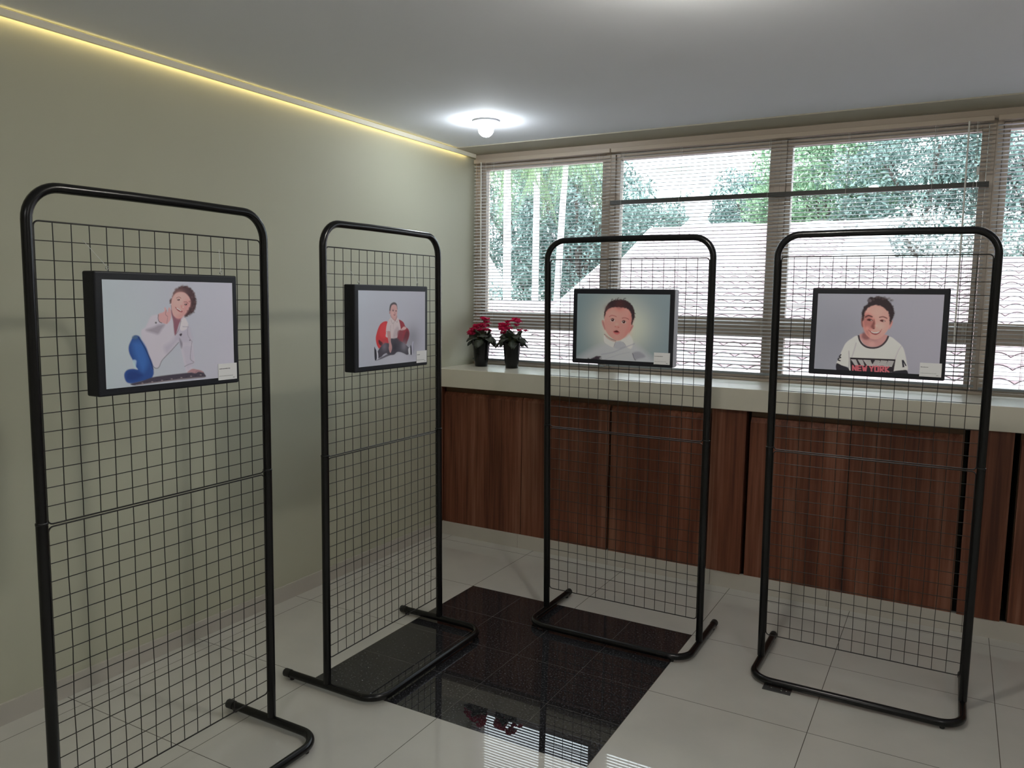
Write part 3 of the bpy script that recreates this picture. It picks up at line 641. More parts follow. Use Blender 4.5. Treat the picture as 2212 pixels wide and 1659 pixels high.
def paint_smile():
    p = Paint([(228, 157), (2035, 195), (1960, 1310), (155, 1203)], (126, 128, 142)); p.grad((120, 122, 136), (134, 132, 148)); p.glow((500, 700), 500, (110, 112, 126), .5)
    p.poly([(800, 752), (700, 788), (620, 850), (565, 950), (520, 1050), (484, 1140), (570, 1165), (660, 1195), (680, 1300), (1300, 1340), (1310, 1250), (1505, 1240), (1500, 1130), (1475, 1000), (1440, 910), (1370, 840), (1240, 765), (1100, 900), (920, 900)], (172, 168, 170), .010)
    p.line([(665, 960), (668, 1100), (662, 1200)], (110, 108, 118), .012, .6); p.line([(770, 850), (740, 950), (710, 1040)], (130, 128, 138), .016, .5); p.line([(1330, 1080), (1380, 960), (1420, 900)], (140, 136, 146), .014, .5)
    p.poly([(484, 1132), (560, 1160), (655, 1200), (656, 1260), (492, 1240)], (28, 26, 36), .008); p.poly([(1308, 1252), (1430, 1235), (1505, 1240), (1505, 1330), (1300, 1310)], (28, 26, 36), .008)
    p.poly([(860, 720), (1190, 735), (1225, 790), (1180, 860), (1090, 900), (980, 905), (890, 870), (830, 790), (820, 750)], (160, 112, 112), .012); p.poly([(880, 700), (960, 760), (950, 800), (890, 800), (850, 760)], (104, 56, 58), .03, .8); p.glow((1020, 800), 70, (130, 84, 84), .6); p.glow((1000, 860), 60, (182, 138, 136), .5)
    p.line([(806, 750), (822, 810), (860, 865), (920, 905), (1000, 920), (1080, 912), (1150, 878), (1205, 820), (1232, 765)], (48, 38, 46), .022)
    p.poly([(845, 520), (858, 500), (875, 540), (878, 620), (860, 628), (846, 590)], (108, 66, 66), .010); p.poly([(1262, 570), (1290, 540), (1298, 560), (1285, 610), (1255, 655), (1240, 660)], (166, 110, 108), .012)
    p.poly([(866, 560), (868, 470), (895, 400), (960, 345), (1060, 322), (1150, 340), (1225, 400), (1255, 470), (1262, 560), (1240, 640), (1195, 710), (1130, 770), (1060, 800), (990, 790), (925, 745), (885, 670)], (182, 124, 118), .012)
    p.poly([(868, 470), (930, 440), (1000, 470), (1030, 560), (1000, 640), (960, 690), (960, 760), (905, 700), (870, 600)], (134, 74, 72), .05, .75); p.glow((1120, 620), 90, (204, 146, 138), .6); p.glow((930, 650), 45, (176, 116, 112), .8); p.glow((1080, 430), 110, (194, 134, 126), .6)
    p.poly([(860, 545), (852, 470), (856, 420), (885, 345), (945, 300), (938, 250), (975, 212), (1030, 220), (1080, 198), (1130, 215), (1200, 235), (1262, 290), (1305, 350), (1322, 430), (1310, 490), (1285, 550), (1258, 600), (1250, 510), (1235, 430), (1180, 375), (1110, 338), (1040, 328), (965, 352), (915, 400), (892, 460), (880, 530)], (38, 28, 33), .012, noise=.009)
    for q in range(16): p.ell((960 + q * 22, 262 - 34 * math.sin(q * .21) + 12 * math.sin(q * 2.3)), 20, 16, (70, 56, 58) if q % 2 else (24, 18, 24), .012, .5)
    p.ell((968, 262), 26, 24, (96, 86, 94), .012, .5)
    p.line([(910, 488), (950, 470), (1000, 485)], (66, 34, 36), .018, .9); p.line([(1110, 495), (1160, 488), (1215, 510)], (92, 52, 50), .016, .85)
    p.poly([(925, 530), (955, 512), (1000, 525), (1010, 540), (970, 545)], (60, 24, 28), .008); p.ell((990, 537), 10, 6, (180, 150, 146), .006, .8)
    p.poly([(1110, 540), (1145, 525), (1185, 540), (1195, 552), (1150, 560)], (74, 32, 34), .008); p.ell((1172, 548), 9, 6, (210, 180, 172), .006, .8)
    p.poly([(1030, 520), (1045, 570), (1050, 620), (1025, 655), (985, 630), (1010, 570)], (96, 44, 44), .02, .85); p.glow((1060, 610), 26, (210, 150, 140), .7); p.ell((1025, 650), 16, 8, (84, 34, 36), .01, .8)
    p.poly([(965, 680), (1000, 690), (1050, 705), (1100, 690), (1132, 678), (1110, 712), (1060, 738), (1010, 728), (980, 705)], (120, 50, 54), .008); p.poly([(985, 688), (1040, 705), (1095, 694), (1115, 688), (1085, 710), (1045, 716), (1005, 706)], (222, 208, 200), .006)
    p.line([(965, 680), (950, 670)], (110, 56, 56), .008, .7); p.line([(1132, 676), (1142, 660)], (120, 66, 64), .008, .7)
    # chest print: dark block, slanted white bars, red letters
    p.poly([(680, 1050), (1340, 1082), (1320, 1200), (1300, 1320), (690, 1290), (684, 1150)], (30, 24, 32), .006, 1, False)
    for k in range(5):
        y = 1082 + k * 17
        for a, b, dx in ((700, 765, 12), (800, 860, 10), (880, 975, 12), (1045, 1110, -12), (1130, 1215, -14), (1235, 1312, -12)):
            p.line([(a + k * dx, y + (a - 680) * .045), (b + k * dx * .6, y + 2 + (b - 680) * .045)], (178, 172, 178), .010, .95, False)
    y0 = 1165
    def let(x, segs):
        for sg in segs: p.line([(x + 55 * u, y0 + (x - 700) * .04 + 72 * v) for u, v in sg], (188, 74, 88), .017, 1, False, .005)
    N_ = [[(0, 1), (0, 0), (.85, 1), (.85, 0)]]; E_ = [[(.8, 0), (0, 0), (0, 1), (.8, 1)], [(0, .5), (.7, .5)]]; W_ = [[(0, 0), (.25, 1), (.5, .35), (.75, 1), (1, 0)]]
    Y_ = [[(0, 0), (.45, .5), (.9, 0)], [(.45, .5), (.45, 1)]]; O_ = [[(0, 0), (.85, 0), (.85, 1), (0, 1), (0, 0)]]; R_ = [[(0, 1), (0, 0), (.8, 0), (.8, .5), (0, .5), (.85, 1)]]; K_ = [[(0, 0), (0, 1)], [(.85, 0), (0, .55), (.85, 1)]]
    for i, (xx, g) in enumerate([(712, N_), (784, E_), (856, W_), (958, Y_), (1034, O_), (1110, R_), (1186, K_)]): let(xx + 8, g)
    for k in range(3): p.line([(710 + k * 5, 1250 + k * 12), (1290, 1262 + k * 14)], (150, 144, 152), .004, .35, False)
    p.line([(548, 1010), (525, 1035), (545, 1050), (512, 1062), (508, 1085), (535, 1095)], (30, 28, 38), .016, 1, False)
    p.poly([(1428, 1092), (1450, 1092), (1468, 1190), (1440, 1198)], (26, 26, 40), .006, 1, False); p.line([(1450, 1100), (1488, 1170)], (26, 26, 40), .014, 1, False)
    return p.img

def picture(loc, rz, tilt, label, gain, art, dots, hangs, pale_edge=False):
    """local: X width, -Y face, origin at the middle of the back face"""
    root = empty('picture_frame', loc); root.rotation_euler = (tilt, 0, rz)
    tag(root, label, 'picture', 'framed portraits hung on the mesh stands')
    W2, H2, D = .2375, .1690, .054
    mb = MB(); mb.box(-W2, W2, -D, 0, -H2, H2)
    mb.build('frame_body', M_FRAME, root, .005, 3)
    if pale_edge:
        mb = MB(); mb.box(W2 + .0001, W2 + .0016, -D + .004, 0, -H2 + .003, H2 - .003); mb.build('pale_edge_strip', M_FRAMEEDGE, root)['label'] = 'grey side edge'
    a0, a1, b0, b1 = -W2 + .021, W2 - .0195, -H2 + .0205, H2 - .0225
    img = np.clip(art * gain, 0, .86); img = img * .86 + img.mean(-1, keepdims=True) * .14
    N = (PW + 1) * (PH + 1)
    gx, gz = np.meshgrid(np.linspace(a0, a1, PW + 1), np.linspace(b1, b0, PH + 1))
    co = np.stack([gx, np.full_like(gx, -D - .0007), gz], -1).reshape(-1, 3)
    idx = np.arange(N).reshape(PH + 1, PW + 1)
    q = np.stack([idx[:-1, :-1], idx[1:, :-1], idx[1:, 1:], idx[:-1, 1:]], -1).reshape(-1, 4)
    me = bpy.data.meshes.new('photo_print'); me.vertices.add(N); me.vertices.foreach_set('co', co.ravel())
    me.loops.add(q.size); me.loops.foreach_set('vertex_index', q.ravel().astype(np.int32)); me.polygons.add(len(q))
    me.polygons.foreach_set('loop_start', np.arange(0, q.size, 4, dtype=np.int32)); me.polygons.foreach_set('loop_total', np.full(len(q), 4, np.int32)); me.update(); me.validate()
    at = me.color_attributes.new('ink', 'FLOAT_COLOR', 'POINT')
    at.data.foreach_set('color', np.concatenate([img.reshape(-1, 3), np.ones((N, 1))], 1).astype(np.float32).ravel())
    me.materials.append(M_PRINT); po = bpy.data.objects.new('photo_print', me); COL.objects.link(po); po.parent = root
    # caption card lower right
    cw, ch = .072, .051; cx1 = W2 - .011; cz0 = -H2 + .013
    mb = MB(); mb.box(cx1 - cw, cx1, -D - .0028, -D - .0012, cz0, cz0 + ch); card = mb.build('caption_card', M_CARD, root); card['label'] = 'small white caption card'
    for ln, (x0, x1, zz, hh) in enumerate(dots):
        mb = MB(); x = x0
        while x < x1:
            w = random.uniform(.0008, .0024); mb.box(cx1 - cw + x, min(cx1 - cw + x + w, cx1 - .002), -D - .0030, -D - .0027, cz0 + zz, cz0 + zz + hh * random.uniform(.7, 1)); x += w + random.uniform(.0003, .0009)
        mb.build(['caption_title', 'caption_text', 'caption_mark'][ln], M_INK, card)
    # screw eyes and nylon threads up to a mesh wire
    for hx, tx, tz in hangs:
        mb = MB(); yh = -.022
        mb.tube([(hx, yh, H2 - .001), (hx, yh, H2 + .005)], .0012, 6)
        mb.tube([(hx + .0045 * math.cos(t), yh, H2 + .0095 + .0045 * math.sin(t)) for t in np.linspace(-1.4, 4.2, 14)], .0011, 6)
        mb.build('screw_eye', M_CHROME, root)
        mb = MB(); mb.tube([(hx, yh, H2 + .012), ((hx + tx) / 2, (yh + .008) / 2, (H2 + .012 + tz) / 2), (tx, .008, tz)], .0007, 5); mb.build('hanging_thread', M_NYLON, root)
    return root
G = 1.75
txt = lambda a: [(.003, a, .034, .0028), (.003, .056, .012, .0013), (.056, .062, .005, .0022)]
picture((.126, -1.948, 1.4325), math.radians(90), 0, 'framed portrait of a curly-haired boy in white kneeling in blue jeans', G * 1.12, paint_curly(), txt(.044), [(-.178, -.226, .252), (.203, .224, .252)])
picture((.126, -.9135, 1.4185), math.radians(90), 0, 'framed picture of a boy sitting against a red beanbag', G * 1.05, paint_beanbag(), txt(.022), [(-.176, -.226, .252), (.206, .206, .262)])
picture((.878, -.126, 1.4205), math.radians(0.5), 0, 'framed portrait of a baby on a pale blue background', G * 1.25, paint_baby(), txt(.040), [(-.205, -.235, .262), (.205, .215, .262)], True)
picture((1.911, -.126, 1.4305), math.radians(-0.6), 0, 'framed portrait of a smiling boy in a white lettered shirt', G * 1.28, paint_smile(), txt(.028), [(-.205, -.215, .252), (.201, .225, .252)])

# ------------------------------------------------------------------ flower pots
def pot(loc, label, seed, flowers, leaves, S=1.0):
    root = empty('potted_flower', loc); tag(root, label, 'potted plant', 'black pots of pink flowers on the counter')
    r = random.Random(seed)
    mb = MB(); mb.lathe([(.001, 0), (.036, 0), (.041, .002), (.0445, .03), (.050, .075), (.0545, .125), (.0565, .158), (.0575, .170), (.056, .172), (.0535, .168), (.051, .12), (.001, .118)], 40); mb.build('pot', M_POT, root)
    mb = MB(); mb.lathe([(.0515, .150), (.03, .156), (.001, .158)], 24); mb.build('soil', M_SOIL, root)
    # leaves: broad cupped blades on stalks
    for (az, el, ln, wd, z0) in leaves:
        mb = MB(); a = math.radians(az); d = Vector((math.cos(a), math.sin(a), 0)); n_ = Vector((-d.y, d.x, 0))
        st = [Vector((0, 0, .155)) + d * .01, Vector((0, 0, z0 - .01)) + d * .025, Vector((0, 0, z0)) + d * .04]
        mb.cur = 1; mb.tube(st, .0016, 6); mb.cur = 0
        U, V = 8, 6; vs = []
        for i in range(U + 1):
            t = i / U; hw = wd * math.sin(math.pi * min(1, (t * .86 + .12))) ** .75
            zz = z0 + ln * (math.sin(math.radians(el)) * t - .75 * t * t * (1 if el < 60 else .3)); rad = .035 + ln * t * math.cos(math.radians(el))
            for j in range(V + 1):
                v = (j / V - .5) * 2
                p = d * rad + n_ * (hw * v) + Vector((0, 0, zz - .012 * v * v + .004 * math.sin(5 * t + 4 * v + az)))
                vs.append(p)
        fs = [(i * (V + 1) + j, i * (V + 1) + j + 1, (i + 1) * (V + 1) + j + 1, (i + 1) * (V + 1) + j) for i in range(U) for j in range(V)]
        mb.add(vs, fs, True); o = mb.build('leaf', [M_LEAF, M_STEM], root)
        sm = o.modifiers.new('thick', 'SOLIDIFY'); sm.thickness = .0008
    for (fx, fy, fz, sc_) in flowers:
        mb = MB(); mb.cur = 1
        mb.tube([(0, 0, .155), (fx * .5, fy * .5, .155 + (fz - .155) * .6), (fx, fy, fz)], .0014, 6); mb.cur = 0
        k = 6
        for q in range(k):
            a = q * 2 * math.pi / k + r.uniform(-.3, .3); tl = r.uniform(.15, 1.0)
            d = Vector((math.cos(a), math.sin(a), tl)).normalized(); n_ = Vector((-math.sin(a), math.cos(a), 0)); up_ = d.cross(n_)
            U, V = 6, 4; ln = .031 * sc_ * r.uniform(.8, 1.2); wd = .018 * sc_; vs = []
            for i in range(U + 1):
                t = i / U; hw = wd * (math.sin(math.pi * (t * .8 + .1)) ** .8)
                for j in range(V + 1):
                    v = (j / V - .5) * 2
                    vs.append(Vector((fx, fy, fz)) + d * (ln * t) + n_ * (hw * v) + up_ * (.006 * sc_ * math.sin(t * 3 + v * 2 + q)) - Vector((0, 0, .010 * sc_ * t * t)))
            fs = [(i * (V + 1) + j, i * (V + 1) + j + 1, (i + 1) * (V + 1) + j + 1, (i + 1) * (V + 1) + j) for i in range(U) for j in range(V)]
            mb.add(vs, fs, True)
        mb.lathe([(.001, -.003), (.003, 0), (.002, .004), (.0005, .006)], 8, (fx, fy, fz))
        o = mb.build('flower', [M_PETAL, M_STEM], root); sm = o.modifiers.new('thick', 'SOLIDIFY'); sm.thickness = .0006
    return root
lv = []
for i in range(20):
    lv.append((i * 27.7 + 10, [30, 62, 12, 48][i % 4], [.078, .062, .080, .070][i % 4], [.036, .034, .032, .036][i % 4], [.190, .205, .180, .200][i % 4]))
pot((-.548, .952, 1.090), 'left pot of pink flowers, nearest the left wall on the counter', 3,
    [(-.052, -.030, .225, 1.25), (-.035, -.045, .240, 1.1), (-.015, -.030, .262, 1.15), (.012, -.010, .272, 1.2), (.030, .000, .262, 1.15), (.028, .0, .310, 1.1), (.012, .005, .315, .9), (-.060, -.020, .208, 1.1), (.010, -.035, .240, 1.1), (-.03, 0, .255, 1.1), (.045, -.01, .240, .9), (.035, .01, .290, 1.0), (-.045, -.045, .212, 1.2)], lv, 1)
lv2 = [(a + 15, e, l, w, z) for a, e, l, w, z in lv]
pot((-.322, .962, 1.090), 'right pot of pink flowers, beside the third display stand', 8,
    [(-.062, -.02, .262, 1.2), (-.045, -.03, .245, 1.2), (-.030, -.02, .275, 1.15), (-.070, -.01, .282, 1.0), (-.052, -.01, .225, 1.1), (-.018, -.015, .255, 1.0), (.028, .0, .305, 1.1), (.042, .005, .298, 1.05), (.016, .005, .312, .9), (.035, .0, .275, .8), (.055, -.005, .245, .8), (.100, .0, .243, .65), (-.035, .0, .295, .9)], lv2, 1)

# ------------------------------------------------------------------ ceiling lamps and added fill panels
def lamp(loc, label, bulb=None):
    root = empty('ceiling_lamp', loc); tag(root, label, 'ceiling lamp', 'round ceiling lamps')
    mb = MB(); mb.lathe([(.040, -.0005), (.072, -.0005), (.074, -.004), (.070, -.009), (.050, -.012), (.040, -.010), (.040, -.0005)], 40); mb.build('ring', M_CEIL, root)
    mb = MB(); pr = []
    for i in range(15):
        a = math.radians(90 - i * 12); pr.append((max(.001, .041 * math.cos(a)) if i else .02, -.046 + .038 * math.sin(a)))
    pr = [(.020, -.001), (.022, -.010)] + [(.042 * math.sin(math.radians(40 + 140 * i / 12)) if i < 12 else .0008, -.045 + .042 * math.cos(math.radians(40 + 140 * i / 12))) for i in range(13)]
    mb.lathe(pr, 32); mb.build('bulb', bulb or M_BULB, root)
    return root
lamp((-.115, .275, ZC), 'lit round ceiling lamp in front of the window corner')
lamp((1.52, -1.28, ZC), 'lit round ceiling lamp just above the picture edge, nearer the camera', M_BULB2)
for (x_, y_, w_) in ((3.3, -2.7, 'to the right of the camera'), (1.6, -4.3, 'behind the camera')):  # unseen panels added to brighten floor and ceiling with softer shadows
    root = empty('fill_panel', (x_, y_, ZC)); tag(root, 'added square fill light panel ' + w_, 'ceiling lamp')
    mb = MB(); mb.box(-.31, .31, -.31, .31, -.012, 0); mb.build('fill_panel_frame', M_CEIL, root, .002)
    mb = MB(); mb.box(-.29, .29, -.29, .29, -.014, -.0122); mb.build('fill_diffuser', M_FILL, root)

# ------------------------------------------------------------------ floor socket plate, small wall marks
mb = MB(); mb.box(-.054, .054, -.028, .028, 0, .004); so_ = mb.build('floor_socket', M_PLATE, None, .001); so_.location = (1.644, -.327, 0)
tag(so_, 'dark metal socket plate set in the floor under the rightmost stand', 'floor socket')
for (a, b_) in ((-.036, .006), (-.022, -.004), (.016, .006), (.018, -.010), (.036, -.006)):
    mb = MB(); mb.lathe([(.001, .0042), (.0035, .0042), (.0035, .0052), (.001, .0056)], 12, (a, b_, 0)); mb.build('screw', M_CHROME, so_)

# ------------------------------------------------------------------ outside
GZ = -3.6
boxo('garden_ground', (-60, 60, YW + .3, 120, GZ - .2, GZ), M_GROUND, kind='structure')
def tiled(mb, P0, ux, uy, nx, ny, tw, tl, n_up, clip=None):
    """barrel-tile surface: origin P0, ux across, uy up the slope"""
    ux = Vector(ux).normalized(); uy = Vector(uy).normalized(); nn = ux.cross(uy).normalized()
    if nn.z < 0: nn = -nn
    K = 6
    for j in range(ny):
        vs = []; xs = []
        for i in range(nx * K + 1):
            h = .045 * abs(math.sin(math.pi * i / K)) ** .8 if (i // K) >= 0 else 0
            X = i * tw / K
            xs.append(X)
            for e in (0, 1):
                vs.append(Vector(P0) + ux * X + uy * (tl * (j + e * 1.08)) + nn * (h + (.055 if e == 0 else 0.0)))
            vs.append(Vector(P0) + ux * X + uy * (tl * j) + nn * (h + .012))
        fs = []
        for i in range(nx * K):
            if clip and not clip(xs[i], tl * j): continue
            fs.append((3 * i, 3 * i + 3, 3 * i + 4, 3 * i + 1)); fs.append((3 * i + 2, 3 * i + 5, 3 * i + 3, 3 * i))
        mb.add(vs, fs, True)
def house(name, label): 
    o = empty(name, (0, 0, 0)); return tag(o, label, 'house')
# near roof facing the windows
sl_ = .23
h1 = empty('house', (1.0, 6.0, GZ)); tag(h1, 'near house with a pale clay tiled roof filling the lower panes', 'house')
def rel(o, ch): ch.parent = o; ch.location = -Vector(o.location); return ch
mb = MB(); y0, z0 = 2.6, .72 + sl_ * (2.6 - 3.4)
L_ = math.hypot(6.85, 6.85 * sl_)
x0r = -3.4
def clipA(X, s_):
    y = 2.6 + s_ / math.hypot(1, sl_); xe = -2.0 - .215 * (y - 3.4)
    return x0r + X > xe
tiled(mb, (x0r, y0, z0), (1, 0, 0), (0, 1, sl_), 54, 18, .215, L_ / 18, 1, clipA)
rel(h1, mb.build('roof_tiles', M_ROOF))
mb = MB(); mb.tube([(-3.25, 9.45, 2.13), (8, 9.45, 2.13)], .07, 10); rel(h1, mb.build('ridge_cap', M_ROOF))
mb = MB(); mb.tube([(-1.85, 2.62, z0 + .03), (-3.28, 9.45, 2.12)], .07, 10); rel(h1, mb.build('verge_cap', M_PLASTER))
mb = MB(); mb.box(-1.4, 8.1, 3.2, 9.2, GZ, .48); rel(h1, mb.build('house_wall', M_PLASTER))
mb = MB(); mb.add([(-1.8, 2.7, z0 - .05), (8.1, 2.7, z0 - .05), (8.1, 9.4, 1.99), (-3.1, 9.4, 1.99)], [(0, 1, 2, 3)]); rel(h1, mb.build('roof_board', M_ROOFD))
# middle roof behind it, with gable, little tower and domes
h2 = empty('house', (-1.5, 14.0, GZ)); tag(h2, 'second tiled house behind the near roof, with white gable', 'house')
s2 = .21; mb = MB()
def clipB(X, s_):
    y = 10.2 + s_ / math.hypot(1, s2); xe = -3.25 - (y - 10.2) * .25
    return X - 4.9 > xe
tiled(mb, (-4.9, 10.2, 2.12), (1, 0, 0), (0, 1, s2), 27, 13, .215, math.hypot(4.9, 4.9 * s2) / 13, 1, clipB)
rel(h2, mb.build('roof_tiles', M_ROOF))
mb = MB(); mb.tube([(-4.4, 15.1, 3.18), (.9, 15.1, 3.2)], .10, 10); rel(h2, mb.build('ridge_cap', M_ROOF))
mb = MB(); mb.tube([(-3.27, 10.3, 2.2), (-4.45, 15.1, 3.2)], .07, 10); rel(h2, mb.build('verge_cap', M_PLASTER))
mb = MB(); mb.box(-3.0, .7, 10.6, 15.0, GZ, 2.05); rel(h2, mb.build('house_wall', M_PLASTER))
mb = MB(); mb.add([(.25, 10.5, 2.2), (.78, 10.5, 2.86), (.92, 10.5, 2.86), (1.18, 10.5, 2.2), (.25, 13, 2.2), (.78, 13, 2.86), (.92, 13, 2.86), (1.18, 13, 2.2)], [(0, 3, 2, 1), (4, 5, 6, 7), (0, 1, 5, 4), (1, 2, 6, 5), (2, 3, 7, 6)]); rel(h2, mb.build('gable', M_PLASTER))
tw = empty('tower', (-4.0, 17.5, GZ)); tag(tw, 'small white tower with a round top above the second roof', 'tower')
mb = MB(); mb.lathe([(.75, 6.3), (.72, 6.85), (.36, 7.15), (.26, 7.25), (.22, 7.32), (.30, 7.42), (.36, 7.58), (.34, 7.76), (.22, 7.90), (.02, 7.96)], 20); 
o = mb.build('tower_top', M_PLASTER, tw)
mb = MB(); mb.lathe([(.8, 0), (.8, 6.32), (.7, 6.4)], 20); mb.build('tower_shaft', M_PLASTER, tw)
ann = empty('roof_turret', (-3.0, 17.6, GZ)); tag(ann, 'low white turret with a pinkish tiled side right of the tower', 'turret')
mb = MB(); mb.box(-.55, .35, -.3, .8, 0, 7.14); mb.build('turret_wall', M_PLASTER, ann)
mb = MB(); mb.add([(.36, -.3, 6.7), (1.05, -.3, 6.8), (.85, -.3, 7.0), (.36, -.3, 7.14), (.36, .8, 6.7), (1.05, .8, 6.8), (.85, .8, 7.0), (.36, .8, 7.14)], [(0, 1, 2, 3), (4, 7, 6, 5), (2, 6, 7, 3), (1, 5, 6, 2), (0, 4, 5, 1)]); mb.build('turret_roof', M_PINKPL, ann)
dm = empty('dome', (-.46, 14.4, GZ)); tag(dm, 'shallow white dome rising behind the second tiled roof', 'dome')
mb = MB(); mb.lathe([(.52, 0), (.52, 6.55), (.50, 6.64), (.40, 6.74), (.22, 6.82), (.02, 6.84)], 24); mb.build('dome_shell', M_PLASTER, dm)
# low roof seen through the first window
h3 = empty('house', (-5.0, 7.0, GZ)); tag(h3, 'low tiled porch roof at left, below the palm trunks', 'house')
mb = MB(); tiled(mb, (-9.4, 4.4, .45), (1, 0, 0), (0, 1, .27), 33, 9, .215, math.hypot(3.5, 3.5 * .27) / 9, 1); rel(h3, mb.build('roof_tiles', M_ROOF))
mb = MB(); mb.tube([(-9.4, 7.9, 1.42), (-2.45, 7.9, 1.40)], .09, 10); rel(h3, mb.build('ridge_cap', M_ROOF))
mb = MB(); mb.box(-9.2, -2.6, 4.8, 8.2, GZ, .42); rel(h3, mb.build('house_wall', M_PLASTER))
h4 = empty('house', (-8.95, 12.5, GZ)); tag(h4, 'white gabled house at far left beyond the palms', 'house')
mb = MB(); mb.add([(-1.9, 0, 0), (.75, 0, 0), (.75, 0, 5.55), (.30, 0, 6.2), (-.8, 0, 7.0), (-1.9, 0, 6.2), (-1.9, 2, 0), (.75, 2, 0), (.75, 2, 5.55), (.30, 2, 6.2), (-.8, 2, 7.0), (-1.9, 2, 6.2)], [(0, 1, 2, 3, 4, 5), (6, 11, 10, 9, 8, 7), (1, 7, 8, 2), (2, 8, 9, 3), (3, 9, 10, 4), (4, 10, 11, 5)]); mb.build('house_wall', M_PLASTER, h4)

# trees
def foliage(mb, c, r, n, size, seed, flat=1.0):
    g = np.random.default_rng(seed)
    d = g.normal(size=(n, 3)); d /= np.linalg.norm(d, axis=1)[:, None]
    lump = 1 + .22 * np.sin(d[:, 0] * 5 + seed) * np.cos(d[:, 1] * 4 + seed * 2) + .15 * np.sin(d[:, 2] * 9 + seed)
    rad = (g.uniform(.55, 1.0, n) ** .6) * lump
    P = np.array(c) + d * rad[:, None] * np.array(r)
    a = g.normal(size=(n, 3)); a /= np.linalg.norm(a, axis=1)[:, None]
    b = np.cross(a, g.normal(size=(n, 3))); b /= np.linalg.norm(b, axis=1)[:, None]
    s = size * g.uniform(.6, 1.5, n)[:, None]
    vs = np.stack([P - a * s, P - b * s * .38, P + a * s, P + b * s * .38], 1).reshape(-1, 3)
    k = len(mb.v); mb.v += [tuple(x) for x in vs.tolist()]
    for i in range(n): mb.f.append((k + 4 * i, k + 4 * i + 1, k + 4 * i + 2, k + 4 * i + 3)); mb.mi.append(0); mb.sm.append(False)
def tree(x, y, zc, r, n, size, label, seed, m_=None, trunk=.16):
    root = empty('tree', (x, y, GZ)); tag(root, label, 'tree', 'leafy trees beyond the houses')
    mb = MB()
    foliage(mb, (0, 0, zc - GZ), r, int(n * .7), size, seed)
    for k in range(7):
        a = k * .9 + seed; foliage(mb, (r[0] * .62 * math.cos(a), r[1] * .5 * math.sin(a * 1.3), zc - GZ + r[2] * .5 * math.sin(a * 1.7)), (r[0] * .5, r[1] * .5, r[2] * .48), int(n * .07), size, seed + k)
    mb.build('foliage', m_ or M_FOLI, root)
    mb = MB(); mb.tube([(0, 0, 0), (.1, 0, (zc - GZ) * .5), (0, .05, zc - GZ)], trunk, 9, rs=[trunk * 1.3, trunk, trunk * .5]); mb.build('trunk', M_BARK, root)
    # main limbs
    mb = MB()
    for k in range(5):
        a = k * 1.256 + seed; mb.tube([(0, 0, (zc - GZ) * .75), (r[0] * .3 * math.cos(a), r[1] * .3 * math.sin(a), zc - GZ), (r[0] * .6 * math.cos(a), r[1] * .6 * math.sin(a), zc - GZ + r[2] * .4)], trunk * .3, 6)
    mb.build('limbs', M_BARK, root)
tree(-9.2, 17.5, 3.4, (2.6, 1.6, 3.0), 17100, 0.068, 'dark leafy tree filling the left of the first window', 2)
tree(-6.9, 16.2, 3.3, (1.9, 1.5, 2.9), 15200, 0.068, 'leafy tree behind the leaning pale trunk', 5)
tree(-7.3, 21.5, 3.2, (1.7, 1.5, 1.75), 11400, 0.062, 'rounded tree left of the small white tower', 9)
tree(-5.5, 24.0, 3.1, (2.2, 1.5, 1.75), 14250, 0.062, 'low tree behind the small white tower', 12)
tree(-3.2, 22.5, 3.8, (2.0, 1.5, 1.9), 14250, 0.062, 'tree right of the small white tower, under the apartment block', 14)
tree(-1.2, 20.5, 4.5, (2.1, 1.5, 2.3), 17100, 0.062, 'tall bright tree in the left half of the third window', 21, M_FOLI2)
tree(1.3, 19.5, 4.4, (2.2, 1.5, 2.4), 17100, 0.062, 'tall dense tree in the right half of the third window', 25)
tree(3.9, 19.0, 4.2, (2.2, 1.5, 2.7), 15200, 0.068, 'tall dense tree behind the far right blind', 31)
tree(1.6, 13.2, 2.4, (1.5, .8, .75), 5700, 0.046, 'small shrubby tree with white blossoms right of the white gable', 37, M_BLOSSOM)
tree(3.6, 13.8, 2.2, (1.4, .8, .85), 4750, 0.046, 'small tree seen through the far right blind', 38)
tree(-7.0, 10.5, 1.2, (1.5, .8, .75), 4750, 0.043, 'low bush between porch roof and the palm trunks', 41)
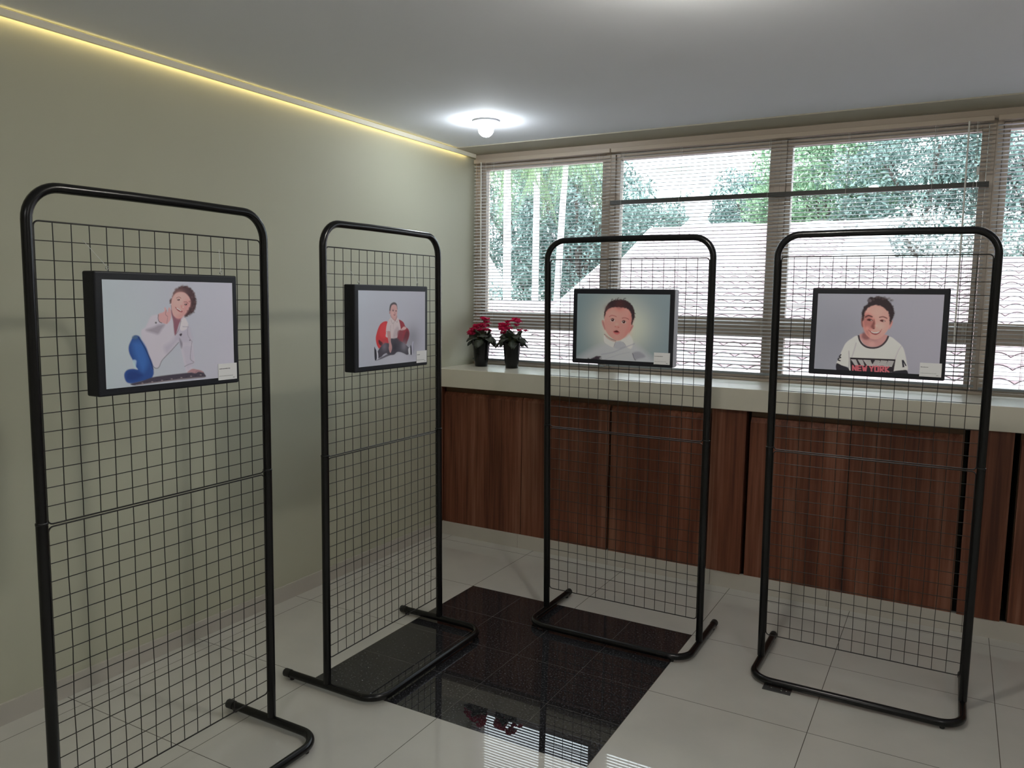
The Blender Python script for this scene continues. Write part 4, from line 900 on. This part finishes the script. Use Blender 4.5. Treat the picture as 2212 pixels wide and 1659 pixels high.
def palm(x, y, top, lean, label, seed, r0=.075, crown=True):
    root = empty('palm_tree', (x, y, GZ)); tag(root, label, 'palm tree', 'palms outside the first window')
    H_ = top - GZ; mb = MB(); pts = []; rs = []
    for i in range(15):
        t = i / 14; pts.append((lean * t * t, 0, H_ * t)); rs.append(r0 * (1.15 - .35 * t) * (1 + .03 * (i % 2)))
    mb.tube(pts, r0, 12, rs=rs); mb.build('trunk', M_TRUNK, root)
    r = random.Random(seed)
    if crown:
        for k in range(13):
            a = k * 2.4 + r.uniform(-.2, .2); el = r.uniform(.1, .9); L0 = r.uniform(.9, 1.25); mb = MB()
            pp = []
            for i in range(9):
                t = i / 8; rr = L0 * t * (1 - .22 * t); zz = L0 * (el * t - 1.15 * t * t); pp.append(Vector((lean + rr * math.cos(a), rr * math.sin(a), H_ + zz)))
            mb.tube(pp, .012, 5, rs=[.014 - .0013 * i for i in range(9)])
            side = Vector((-math.sin(a), math.cos(a), 0))
            for i in range(1, 9):
                for h in range(3):
                    b = pp[i - 1].lerp(pp[i], h / 3); Lf = .34 * math.sin(math.pi * (i - 1 + h / 3) / 8.6 + .25)
                    for s in (-1, 1):
                        e = b + side * (s * Lf * .55) + Vector((0, 0, -Lf * .8)) + (pp[i] - pp[i - 1]) * 1.2
                        w = (pp[i] - pp[i - 1]).normalized() * .013
                        mb.add([b - w, b + w, e + w * .3, e - w * .3], [(0, 1, 2, 3)])
            mb.build('frond', M_FROND, root)
palm(-4.60, 8.4, 3.92, -.05, 'leftmost palm with straight white trunk outside the first window', 4)
palm(-4.18, 8.6, 4.0, 0, 'middle palm with slim straight pale trunk', 6, .062, False)
palm(-3.82, 8.5, 4.02, .24, 'rightmost palm with leaning pale trunk and drooping fronds', 9, .06)
# far apartment block
ab = empty('apartment_building', (-20, 62, GZ)); tag(ab, 'overexposed white apartment block at the top of the second window', 'building')
mb = MB(); mb.box(-5.0, 12, 0, 12, 0, 30); mb.build('building_wall', M_PLASTER, ab)
mb = MB(); mb.box(-12, -5.2, 1, 12, 0, 30); mb.build('side_wing', M_PINKPL, ab)
for fl in range(4):
    zf = 14.6 + fl * 2.0
    for (wx_, ww) in ((2.9, .55), (5.2, .35), (8.6, .45), (10.2, .4)):
        mb = MB(); mb.box(wx_, wx_ + ww, -.05, .02, zf, zf + .8); w_ = mb.build('window', M_WINDARK, ab)
    mb = MB(); mb.box(-.8, 2.2, -.9, 0, zf - .5, zf - .38); mb.build('balcony', M_PLASTER, ab)
